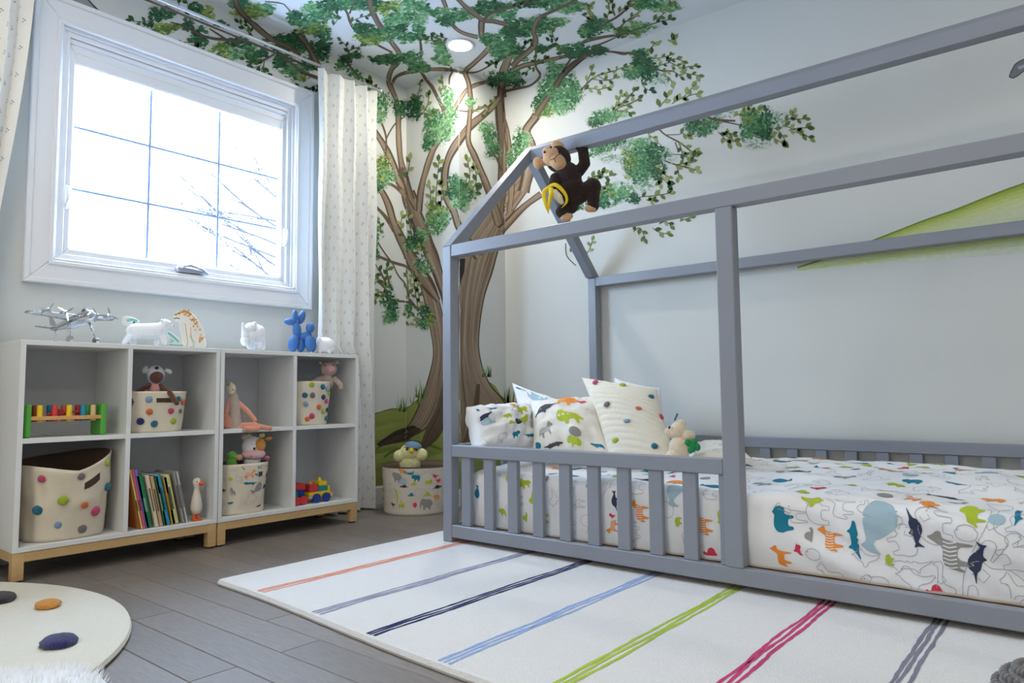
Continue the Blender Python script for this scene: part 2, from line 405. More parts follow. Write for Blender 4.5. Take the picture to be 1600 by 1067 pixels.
class Paint:
    def __init__(s): s.v=[];s.f=[];s.c=[]
    def poly(s,pts,h,col,k=None):
        if k is None:
            k=pick(sum(p[0] for p in pts)/len(pts),sum(p[1] for p in pts)/len(pts))
            if k is None: return
        b=len(s.v); s.v+= [tuple(onto(k,x,y,h)) for x,y in pts]; s.f.append(tuple(range(b,b+len(pts)))); s.c.append(col)
    def build(s,name,parent,rough=.7,kind=None):
        me=bpy.data.meshes.new(name); me.from_pydata(s.v,[],s.f)
        at_=me.color_attributes.new('paint','FLOAT_COLOR','CORNER'); arr=np.ones((len(me.loops),4),np.float32); i=0
        for f,c in zip(s.f,s.c):
            arr[i:i+len(f),:3]=c; i+=len(f)
        at_.data.foreach_set('color',arr.ravel())
        me.materials.append(vmat('mural_paint',rough)); o=bpy.data.objects.new(name,me); COL.objects.link(o); ORG[o]=Vector((0,0,0))
        if parent is not None:
            o.parent=parent; me.transform(Matrix.Translation(-ORG[parent]))
        if kind: o['kind']=kind
        return o
R5=random.Random(5)
def mixc(a,b,t): return tuple(a[i]*(1-t)+b[i]*t for i in range(3))
BARK_D,BARK_M,BARK_L=lin((80,68,58)),lin((134,115,97)),lin((178,160,136))
def stroke(P,pts,h=.0006,lanes=7,step=5,seed=0,dark=0.0):
    S=spline(pts,step); n=len(S); rg=random.Random(seed); ph=rg.uniform(0,9)
    lan=[-.5+k/lanes for k in range(lanes+1)]
    rows=[]
    for i,s in enumerate(S):
        a=S[max(i-1,0)];b=S[min(i+1,n-1)]; dx,dy=b[0]-a[0],b[1]-a[1]; L=math.hypot(dx,dy) or 1; nx,ny=-dy/L,dx/L
        w=s[2]*(1+.06*sin(i*.5+ph)); rows.append([(s[0]+nx*w*q,s[1]+ny*w*q) for q in lan])
    for i in range(n-1):
        for k in range(lanes):
            q=(k+.5)/lanes; base=BARK_M if .2<q<.75 else BARK_D
            t=noise.noise(Vector((q*5+ph*3,i*.06,ph)))*.5+.5
            c=mixc(base,BARK_L,max(0,min(.9,(t-.35)*1.6)) if .12<q<.88 else .05)
            if S[i][2]<6: c=mixc(BARK_D,BARK_M,.35+.3*t)
            c=mixc(c,BARK_D,dark); P.poly([rows[i][k],rows[i+1][k],rows[i+1][k+1],rows[i][k+1]],h,c)
def region(P,left,right,h,lanes,seed,step=6,pal=(BARK_D,BARK_M,BARK_L),edge=True):
    """a painted trunk between two traced edges (same number of points, top to bottom)"""
    A=spline(left,step); n=len(A); Bq=spline(right,1.0)
    Bs=[Bq[int(round(i*(len(Bq)-1)/(n-1)))] for i in range(n)]
    for i in range(n-1):
        for k in range(lanes):
            q0,q1=k/lanes,(k+1)/lanes; g=lambda a,b,q:(a[0]*(1-q)+b[0]*q,a[1]*(1-q)+b[1]*q)
            q=(q0+q1)/2; t=noise.noise(Vector((q*9+seed,i*.035+2*sin(q*4),seed)))*.5+.5; t2=noise.noise(Vector((q*30,i*.05,seed+5)))*.5+.5
            c=mixc(pal[1],pal[2],max(0,min(1,(t-.4)*2)));  c=mixc(c,pal[0],max(0,min(.8,(t2-.55)*2.4)))
            if edge and (q<.06 or q>.94): c=pal[0]
            P.poly([g(A[i],Bs[i],q0),g(A[i+1],Bs[i+1],q0),g(A[i+1],Bs[i+1],q1),g(A[i],Bs[i],q1)],h,c)
mur=thing('tree_mural','tall leafy tree painted up the corner walls and across the ceiling','mural',(CXo,CYo-.01,0))
# green hills first
hills=thing('hill_mural','olive green grassy hill painted at the foot of the tree','mural',(-3.0,2.9,0))
P=Paint()
HG_D,HG_M,HG_L=lin((96,112,48)),lin((138,148,78)),lin((160,168,100))
region(P,[(560,652),(590,645),(611,639),(635,637.6),(655,622),(672,612),(700,600),(740,590),(770,600),(784,619),(797,626),(814,628),(840,640),(880,668),(940,720)],
         [(560,830),(590,830),(611,830),(635,830),(655,830),(672,830),(700,830),(740,830),(770,830),(784,830),(797,830),(814,820),(840,800),(880,780),(940,760)],.0003,26,3,step=5,pal=(HG_D,HG_M,HG_L),edge=False)
def fill_edge(P,pts,w,c,h): 
    S=spline(pts,4)
    for i in range(len(S)-1):
        a,b=S[i],S[i+1]; P.poly([(a[0],a[1]-w/2),(b[0],b[1]-w/2),(b[0],b[1]+w/2),(a[0],a[1]+w/2)],h,c)
fill_edge(P,[(560,652),(590,645),(611,639),(635,637.6),(655,622)],1.6,HG_D,.0005)
for a,b in (((588,700),(700,640)),((600,690),(690,700)),((640,680),(690,640)),((600,712),(640,705))):
    S=spline([a,((a[0]+b[0])/2,(a[1]+b[1])/2-8),b],4)
    for i in range(len(S)-1): P.poly([(S[i][0],S[i][1]),(S[i+1][0],S[i+1][1]),(S[i+1][0],S[i+1][1]+4),(S[i][0],S[i][1]+4)],.0004,HG_D)
P.build('grass_slope',hills)
P=Paint()
for gx,gy,n,hh in ((628,640,11,26),(657,618,9,30),(760,586,10,22),(795,626,14,26),(650,628,6,14)):
    for k in range(n):
        x=gx+R5.uniform(-7,7); t=x+R5.uniform(-5,5); H=hh*R5.uniform(.5,1)
        P.poly([(x-1,gy+3),(x+1,gy+3),(t,gy-H)],.0010,mixc(HG_D,lin((120,160,90)),R5.random()))
P.build('grass_blade',hills,kind='stuff')
# far hill on the right
hill2=thing('hill_mural','lime green hill painted on the bed wall at the right','mural',(0,YB-.01,1))
P=Paint(); top=spline([(1246,418),(1300,400),(1381,369),(1445,344),(1490,328.5),(1535,310.5),(1575,295),(1600,286),(1640,268),(1680,252)],6)
LG=[lin((138,156,62)),lin((172,186,92)),lin((196,204,138)),lin((205,211,168)),lin((208,214,180)),lin((200,210,160)),lin((192,204,140)),lin((205,212,190))]
for i in range(len(top)-1):
    a,b=top[i],top[i+1]; bot=lambda p:424-(p[0]-1246)*.085
    n=14
    for k in range(n):
        q0,q1=(k/n)**1.3,((k+1)/n)**1.3; f=lambda p,q:(p[0],p[1]*(1-q)+bot(p)*q)
        t=k/(n-1)*(len(LG)-1); c=mixc(LG[int(t)],LG[min(int(t)+1,len(LG)-1)],t-int(t))
        P.poly([f(a,q0),f(b,q0),f(b,q1),f(a,q1)],.0004,c)
for i in range(len(top)-1):
    a,b=top[i],top[i+1]; P.poly([(a[0],a[1]-1),(b[0],b[1]-1),(b[0],b[1]+1),(a[0],a[1]+1)],.0006,lin((110,128,50)))
P.build('painted_slope',hill2)
# grey bird of the wall painting, cut by the frame's right edge
P=Paint(); G1,G2=lin((120,122,128)),lin((70,72,78))
bird=[(1577,120),(1580,112),(1586,101),(1593,96),(1602,92),(1616,90),(1634,93),(1650,100),(1640,106),(1622,105),(1606,106),(1598,112),(1590,118),(1583,122)]
P.poly(bird,.0005,G1,3)
for i in range(len(bird)): 
    a,b=bird[i],bird[(i+1)%len(bird)]; L=math.hypot(b[0]-a[0],b[1]-a[1]); nx,ny=-(b[1]-a[1])/L,(b[0]-a[0])/L
    P.poly([(a[0]-nx,a[1]-ny),(b[0]-nx,b[1]-ny),(b[0]+nx*.5,b[1]+ny*.5),(a[0]+nx*.5,a[1]+ny*.5)],.0008,G2,3)
P.poly([(1590,104),(1612,97),(1612,101),(1592,109)],.0009,lin((165,167,172)),3)
o=P.build('bird_mural',None); tag(o,'grey bird painted on the wall at the upper right edge','mural')
# grey shape with a darker curved edge above the window casing at the left
P=Paint(); P.poly([(84,-6),(120,-6),(136,0),(146,10),(156,22),(168,32),(150,27),(120,14)],.0005,lin((150,150,152)),0)
S=spline([(130,-6,2.5),(138,2,2.5),(147,12,3),(157,23,3.5),(168,32,2)],3)
for i in range(len(S)-1):
    a,b=S[i],S[i+1]; P.poly([(a[0],a[1]),(b[0],b[1]),(b[0]+b[2],b[1]-1),(a[0]+a[2],a[1]-1)],.0008,lin((80,80,84)),0)
o=P.build('grey_shape',None); tag(o,'dark grey curved shape above the window casing corner','mural')
# ---- the trunks
def trunk(name,jobs):
    P=Paint()
    for j in jobs: j(P)
    return P.build(name,mur)
trunk('trunk',[lambda P:region(P,[(826,262),(800,285),(785,300),(770,320),(754,344),(735,368),(722,385),(716,400),(713,450),(711,520),(709,580),(706,620),(704,650),(700,670),(696,695)],
    [(836,266),(829,290),(818,308),(806,325),(795,345),(786,370),(778,395),(770,425),(756,470),(748.5,532),(754,572),(768,603),(790,628),(798,660),(796,700)],.0007,22,11)])
trunk('trunk_root',[lambda P:region(P,[(744,600),(738,640),(730,670),(722,694)],[(750,600),(748,640),(744,672),(740,694)],.0009,4,8,pal=(lin((70,58,46)),lin((95,80,64)),lin((120,102,82)))),
   ])
trunk('trunk',[lambda P:region(P,[(642,406),(650,432),(656,446),(664,476),(671,510),(676.5,546),(672.5,577),(656,628),(636,666),(612,679),(590,690)],
    [(662,412),(672,436),(684,462),(692,490),(697,520),(698,560),(694,600),(684,640),(668,668),(640,684),(592,697)],.0006,14,21)])
trunk('trunk_root',[lambda P:region(P,[(694,590),(681,639),(667,667),(656,700)],[(702,600),(700,640),(688,680),(662,704)],.0010,8,14,pal=(lin((56,48,40)),lin((84,74,62)),lin((104,92,76)))),
   lambda P:region(P,[(646,664),(620,672),(604,682),(588,694)],[(660,672),(636,688),(610,694),(592,698)],.0011,7,15,pal=(lin((44,38,34)),lin((66,58,50)),lin((90,80,66))))])
P=Paint(); P.poly([(717,404),(727,404),(725,425),(720,440),(716,450)],.0010,lin((40,40,44))); P.build('bark_hollow',mur)
BR=[ # (points (x,y,width), darkness)
 ([(846,303,10),(825,318,10),(808,333,11),(796,346,13),(782,360,15)],0),
 ([(780,330,16),(785,290,15),(785,248,15),(783,206,15),(781,167,16),(780,150,17)],.1),
 ([(796,330,8),(800,290,9),(797,240,8),(793,205,6),(787,180,3)],0),
 ([(818,300,18),(826,262,20),(830,230,17),(822,206,14),(836,184,14),(850,162,13),(866,138,12),(880,116,11),(900,98,9),(914,88,7)],0),
 ([(748,402,15),(730,376,13),(716,352,12),(709,330,12),(698,307,12),(695,277,12),(700,250,12),(714,224,13),(734,198,12),(757,178,11),(772,163,10),(782,150,8)],0),
 ([(780,350,15),(770,318,12),(764,300,11),(754,274,11),(741,243,10),(731.5,220,9),(733,190,8),(735,158,8),(732,130,8),(727,112,7),(740,99,8),(756,84,8),(764,72,8),(754,60,9),(752,45,10),(753,30,10)],0),
 ([(700,500,8),(694,458,14),(681,418,19),(667,380,22),(653,347,24),(644,322,24),(637,300,22)],0),
 ([(640,312,12),(632,294,12),(624,284,12),(614,256,11),(601,229,10),(586,206,9),(576,192,8)],0),
 ([(642,312,13),(635,285,12),(629,265,11),(624.5,240,9),(622.5,206,9),(622,178,8.5),(619,157,8),(612,140,8),(607,126,8),(612,108,8),(622,97,8),(624,84,8),(612,66,8),(600,48,9),(590,34,9),(582,18,9),(575,0,9),(570,-10,9)],.1),
 ([(655,330,11),(658,296,10),(667,262,9.5),(678,232,9.5),(692,208,8),(703,184,7),(715,162,7),(728,142,7),(745,132,6),(768,127,6),(786,128,5)],0),
 ([(685,470,8),(664,437,22),(645,408,20),(629,378,15),(615,347,12),(607,321,11),(597,300,10),(586,288,8)],0),
 ([(646,330,8),(633,307,7),(619,293,5),(605,285,4)],.1),
 ([(585,321,5),(599,335,5),(609,349,6),(616,362,6)],.3),
 ([(583,400,3),(595,402,4),(609,408,4),(621,412,4),(634,416,4),(648,427,5)],.4),
 ([(590,378,2),(599,392.5,2),(610,407,2.2)],.4),([(613,411,2),(622,430,2),(634,445,2),(638,463,2),(642,474,2)],.4),
 ([(622,470,3),(641,473.5,3),(655,486,3)],.5),
 ([(600,270,3),(602,246,3.5),(603,215,3),(596,192,3),(588,175,2)],.3),([(603,217,2.5),(616,195,2.5),(633,181,2.5)],.3),
 ([(783,266,3),(776,248,3),(765,231,2)],.4),([(714,172,2),(734,174,2),(757,168,1.5)],.2),
 ([(612,132,4),(618,121,5),(632,114,6),(662,109,6),(690,108,6),(708,110,5),(727,115,5)],.2),
 ([(655,105,3),(658,112,5),(668,127,5),(676,137,5.5),(685,155,5.5),(693,172,5.5),(694,185,4)],.3),
 ([(647,-6,3),(647,10,3),(650,30,3.5),(656,60,4),(658,78,4),(657,92,4),(655,106,4)],.3),
 ([(702,132,2),(703,120,3),(707,112,3),(704,104,3)],.4),
 ([(613,82,3),(592,71,3.5),(574,60,3.5),(555,47,4),(547,34,4),(542,19,4),(534,10,3)],.3),([(546,21,3),(551,8,2.5),(553,0,2)],.4),
 ([(505,36,7),(511,28,7),(517,18,7),(520,8,6),(520,-6,6)],.3),
 ([(562,124,2.5),(552,110,3),(542,97,3),(546,79,2),(556,74,2)],.5),
 ([(366,-8,9),(371,10,9),(385,28,9),(400,42,9),(414,54,9),(428,64,8)],.4),([(428,64,7),(450,74,6),(470,86,5)],.6),
 ([(468,54,9),(478,68,9),(488,86,9),(499,106,8)],.4),
 ([(440,88,3),(455,99,4),(472,112,5),(492,120,5),(506,124,5)],.6),
 ([(266,35,2),(288,41,3),(312,54,4),(331,60,4),(352,62,5),(375,66,4)],.6),([(327,45,2),(338,52,3),(352,61,3)],.6),
 ([(399,97,2),(414,93,3),(428,85,3)],.4),([(411,107,2),(413,94,2)],.4),
 ([(387,49,2),(399,61,2.5),(420,65,3)],.4),([(414,2,1.5),(440,5,1.5),(447,10,1.5),(456,20,1.5)],.4),
 ([(868,136,9),(880,116,9),(898,99,9),(912,89,7)],.7),([(858,150,8),(846,168,9),(838,182,9)],.55),([(782,152,13),(785,128,11)],.45),([(596,45,7),(588,32,7),(580,12,7),(576,-4,7)],.5),([(630,262,5),(624,276,6)],.5),([(640,468,5),(655,486,3)],.5),
 ([(784,152,15),(784,129,14),(788,109,14),(794,93,12),(800,80,9),(804,68,6)],.15),
 ([(800,104,9),(812,91,9),(831,75,9),(837,62,9),(834,47,7),(842,28,6),(866,16,5),(891,4,4),(905,-4,3)],.35),
 ([(796,112,9),(816,103,8),(837,98,7),(869,91,6),(891,86,5)],.1),([(905,70,5),(918,63,6),(936,59,5),(960,55,4)],.2),
 ([(882,116,8),(898,99,8),(912,88,6),(930,81,3.5),(955,81,3),(975,84,5),(987,83,3),(1006,94,2.5),(1028,109,2.5),(1054,111,2)],.6),
 ([(788,143,5),(810,138,4),(828,134,4),(841,124,4),(844,116,3.5),(838,106,3),(836,95,2.5),(839,86,2)],.5),
 ([(690,-6,7),(697,12,7),(702,30,6),(712,44,6),(725,52,6),(747,58,6)],.1),
 ([(712,-6,7),(725,8,7),(741,21,7),(756,31,8),(772,33,7),(795,39,6)],.4),([(756,31,5),(768,20,4),(800,10,4),(832,1,3)],.5),
 ([(727,114,2),(745,112,2.5),(762,104,2),(777,94,1.5)],.5),
 ([(961,236,2),(966,223,2),(998,209,3),(1028,200,3.5),(1044,191,3),(1060,186,2)],.2),
 ([(1028,200,3),(1040,211,2.5),(1059,221,2.5),(1072,230,2.5),(1083,240,2)],.3),([(1040,211,1.5),(1062,210,1.2)],.3),([(1055,222,1.8),(1060,236,1.8)],.3),
 ([(1028,247,2.5),(1049,255,2.5),(1066,260,2),(1087,266,1.5)],.3),([(1058,257,1.3),(1083,254,1.2)],.3),([(1028,242,1.5),(1046,241,1.5),(1070,242,1.2)],.2),
 ([(944,190,2),(959,175,2),(974,162,2),(992,141,1.5)],.1),([(965,169,1.5),(996,157,1.2)],.1),([(959,174,1.2),(964,158,1.2)],.1),
 ([(900,150,2.5),(919,129,2.5),(934,118,2.2),(964,110,1.8)],.2),([(917,129,1.2),(926,108,1.2)],.2),([(934,118,1.2),(947,125,1.2),(962,122,1.2)],.2),
 ([(1074,182,3),(1098,181,3.5),(1118,187,3.5),(1149,189,3)],.5),([(1118,187,2.5),(1140,192,2.2),(1170,198,2)],.2),
 ([(935,44,3),(948,35,3.5),(961,28,3.5),(977,15,3),(986,-2,3)],.5),([(961,24,1.5),(957,11,1.5)],.4),([(966,46,2.5),(977,34,2.5),(992,26,2),(998,20,1.5)],.4),
 ([(960,56,2.5),(985,49,2),(1019,37,1.8),(1036,32,1.2)],.4),([(925,73,2.5),(945,66,2.5),(962,58,2)],.5),
 ([(880,114,3),(884,103,3),(891,91,3),(882,82,2.5),(874,72,1.8)],.5),([(1090,190,2),(1110,196,1.5)],.4),
 ([(884,380,1.5),(886,400,1.8),(900,415,1.5)],.3),([(606,455,2),(588,438,1.5)],.4),([(606,448,2),(592,418,1.5)],.4),([(609,445,2),(603,418,1.5)],.4),
]
for i,(pts,dk) in enumerate(BR):
    P=Paint(); wmax=max(p[2] for p in pts); stroke(P,pts,(.0016 if dk>=.35 else .0008)+.00004*(i%6),lanes=8 if wmax>8 else (4 if wmax>3 else 2),step=4,seed=i,dark=dk); P.build('branch',mur)
# ---- foliage clumps: x, y, rx, ry, tone (0 dark, 1 mid, 2 light, 3 yellow), density
FC='''258 45 20 8 3|243 25 11 13 0|262 20 13 9 0|294 38 9 12 0|306 14 12 8 0|322 22 12 11 3|312 58 13 16 0|345 80 16 14 3|366 85 12 9 2|370 66 20 8 0|345 38 9 5 0|389 78 12 9 1
396 92 9 9 0|408 84 11 7 0|440 94 15 13 0|458 108 18 12 1|468 122 12 6 3|392 18 24 11 3|412 12 18 8 1|372 4 16 7 1|436 66 24 13 0|462 66 18 16 0|484 98 14 12 0|502 76 16 18 0|492 46 24 10 3|505 52 12 10 0
462 25 14 8 0|478 35 26 5 1|500 22 22 9 1|515 8 26 9 0|485 12 14 7 2|540 94 11 9 0|555 86 11 5 0|531 103 8 7 1|551 116 10 9 1|562 121 7 7 1
545 5 24 8 1|578 6 24 9 0|605 12 22 11 3|624 28 20 12 2|643 8 18 9 2|660 12 12 9 1|655 28 15 9 2|568 45 16 10 0|578 60 24 8 3|600 52 26 10 1|622 44 18 9 0|640 58 20 8 1|640 26 10 9 1|612 92 18 8 0|592 93 14 6 0|640 90 20 10 1|650 102 14 10 1|664 106 8 7 1|655 45 9 9 1|608 32 10 10 2
685 20 16 7 1|712 24 24 10 1|735 18 14 8 1|697 32 14 8 0|752 14 14 10 0|776 10 22 10 0|790 20 18 9 1|768 20 10 8 2|835 4 28 7 0|872 6 30 9 1|900 10 20 8 1|885 15 18 6 2
690 76 12 9 2|692 92 14 9 2|684 66 8 5 1|765 60 16 9 1|786 70 22 15 1|780 84 14 9 1|805 78 16 9 0|812 90 12 7 1|815 42 24 15 0|836 40 24 14 1|797 47 14 9 0|852 36 20 12 0|800 56 10 8 0|872 34 18 7 2|846 76 13 7 0|786 122 24 11 0|800 118 14 10 1|776 128 14 9 0|806 128 12 9 0
868 105 15 8 2|898 82 16 11 0|920 82 22 8 0|936 78 12 7 0|882 76 10 7 1|905 72 8 6 1|928 40 16 11 0|943 38 14 9 1|915 48 12 8 1|920 54 10 6 0|985 48 22 9 3|1000 42 20 9 2|972 50 12 8 0|1004 100 20 16 0|990 112 14 11 1|1012 116 14 12 0|1030 122 15 12 4|1000 84 12 7 0|1010 6 24 8 1|1040 10 22 8 2|985 116 10 8 1
862 148 22 24 1|882 130 20 18 1|890 152 18 18 1|850 172 14 12 3|875 166 16 12 2|865 122 12 10 1|898 140 10 14 1|842 160 10 14 0
940 184 20 9 1|958 178 18 9 2|930 193 12 6 0|946 213 24 14 1|932 232 18 12 1|972 224 18 9 4|958 248 22 7 4|958 220 16 10 0|1004 246 22 26 1|985 255 12 22 3|1022 238 18 14 0|1000 270 20 16 1|1028 262 12 16 0|1008 288 14 12 4|1000 225 14 9 2|1040 245 12 12 4|1015 250 12 14 0
955 306 24 13 1|972 298 18 12 2|940 316 14 8 0|905 318 14 9 0|918 355 12 6 4|990 310 10 8 0|1088 192 16 13 0|1082 200 10 10 1|1106 178 22 12 4|1100 204 13 10 1|1128 172 20 12 4|1112 192 16 8 1|1178 192 20 20 1|1170 184 12 12 3|1194 184 18 14 0|1190 200 18 14 0|1170 206 14 12 1|1216 186 16 12 4|1182 226 16 6 4|1196 210 12 10 0
598 162 11 20 1|592 180 9 14 2|626 168 13 13 0|646 170 12 18 0|652 162 8 14 0|678 188 15 18 1|672 214 12 18 1|694 204 14 18 2|668 226 7 10 0|704 180 10 14 2|700 156 11 18 2|682 200 10 12 2|596 262 14 20 3|602 276 14 16 2|590 290 9 10 1|766 213 11 17 1|770 234 11 14 1|757 200 8 10 2|714 292 13 18 1|726 302 14 20 1|720 316 14 12 2|706 300 8 12 0
680 328 14 15 3|684 348 15 16 1|690 340 12 16 2|676 345 10 12 1|588 362 9 14 1|584 378 6 7 2|650 376 15 13 0|642 384 10 8 1|662 366 10 10 2|658 414 11 10 1|668 422 8 8 2|606 464 10 18 0|614 482 9 16 0|611 492 12 10 1|606 500 8 6 2|664 488 11 12 0|672 500 9 10 3|662 505 10 8 1|638 480 6 9 1|586 396 6 10 1
810 226 10 22 1|820 234 8 16 2|800 250 8 18 1|822 216 8 10 2|688 350 8 10 2|735 160 8 8 2'''
TONE={0:((26,62,42),(46,92,60),(74,116,80)),1:((40,88,58),(72,124,82),(116,156,112)),2:((66,118,78),(104,154,106),(156,188,144)),3:((60,92,48),(104,132,66),(158,172,92)),4:((96,136,106),(140,170,144),(184,200,178))}
TONE={k:[lin(c) for c in v] for k,v in TONE.items()}
P=Paint(); rg=random.Random(99)
def dab(P,x,y,L,w,a,h,c):
    ca,sa=cos(a),sin(a)
    q=[(L/2,0),(0,w/2),(-L/2,0),(0,-w/2)]
    P.poly([(x+u*ca-v*sa,y+u*sa+v*ca) for u,v in q],h,c)
for line in FC.replace('\n','|').split('|'):
    cx_,cy_,rx,ry,tn=[float(k) for k in line.split()]; tn=int(tn); pal=TONE[tn]; horiz=cy_<110
    n=int(rx*ry*(.5 if tn!=4 else .28))+14; base=rg.uniform(0,6)
    for k in range(n):
        t=rg.uniform(0,2*pi); q=rg.random()**.6*(1+.22*sin(3*t+base)+.12*sin(7*t)); x=cx_+rx*q*cos(t); y=cy_+ry*q*sin(t)
        a=(rg.uniform(-.5,.5) if horiz else rg.uniform(0,pi)) if tn!=4 else atan2(y-cy_,x-cx_)+rg.uniform(-.3,.3)
        L=rg.uniform(4.5,8)*(1.25 if horiz else 1)*(.9 if rx<12 else 1); w=L*rg.uniform(.4,.62) if tn!=4 else L*.22
        low=k<n*.4; s=rg.random(); c=mixc(pal[0],pal[1],s) if (low or rg.random()<.5) else mixc(pal[1],pal[2],s)
        if q>.85 and rg.random()<.5: c=pal[2]
        dab(P,x,y,L,w,a,.0011+.0004*k/n,c)
    for k in range(int(n*.45)):
        t=rg.uniform(0,2*pi); q=rg.uniform(.95,1.28)*(1+.15*sin(3*t+base)); x=cx_+rx*q*cos(t); y=cy_+ry*q*sin(t)
        dab(P,x,y,rg.uniform(2.2,4.2),rg.uniform(1.0,1.8),rg.uniform(0,pi),.00105,mixc(pal[1] if rg.random()<.4 else pal[2],lin((206,212,204)),rg.uniform(.1,.6)))
P.build('foliage',mur,kind='stuff')
# ---- twigs with separate leaves
P=Paint()
LF=[lin((98,118,62)),lin((130,146,84)),lin((66,92,52)),lin((150,160,100))]; LD=[lin((36,72,44)),lin((52,88,50)),lin((80,110,60)),lin((44,80,60))]
def leaf(P,x,y,L,a,c,h=.0018,w=.5):
    ca,sa=cos(a),sin(a); q=[(0,0),(.3,w*.8/2*1.2),(.62,w*.5*1.05),(1,0),(.62,-w*.5*1.05),(.3,-w*.8/2*1.2)]
    P.poly([(x+(u*ca-v*sa)*L,y+(u*sa+v*ca)*L) for u,v in q],h,c)
def spray(pts,L,pal,n=None,stem=1.2,seed=0):
    g=random.Random(seed); S=spline([(p[0],p[1]) for p in pts],2.5)
    for i in range(len(S)-1):
        a,b=S[i],S[i+1]; d=b-a; l=np.linalg.norm(d) or 1; nx,ny=-d[1]/l*stem/2,d[0]/l*stem/2
        P.poly([(a[0]+nx,a[1]+ny),(b[0]+nx,b[1]+ny),(b[0]-nx,b[1]-ny),(a[0]-nx,a[1]-ny)],.0013,lin((92,84,62)))
    tot=sum(np.linalg.norm(S[i+1]-S[i]) for i in range(len(S)-1)); L*=1.18; n=n or max(3,int(tot/(L*.66)))
    for k in range(n):
        t=(k+.6)/n; i=min(len(S)-2,int(t*(len(S)-1))); d=S[i+1]-S[i]; a=atan2(d[1],d[0]); side=1 if k%2 else -1
        leaf(P,S[i][0],S[i][1],L*g.uniform(.8,1.15),a+side*g.uniform(.55,1.0),g.choice(pal))
    d=S[-1]-S[-2]; leaf(P,S[-1][0]-1,S[-1][1],L,atan2(d[1],d[0]),g.choice(pal))
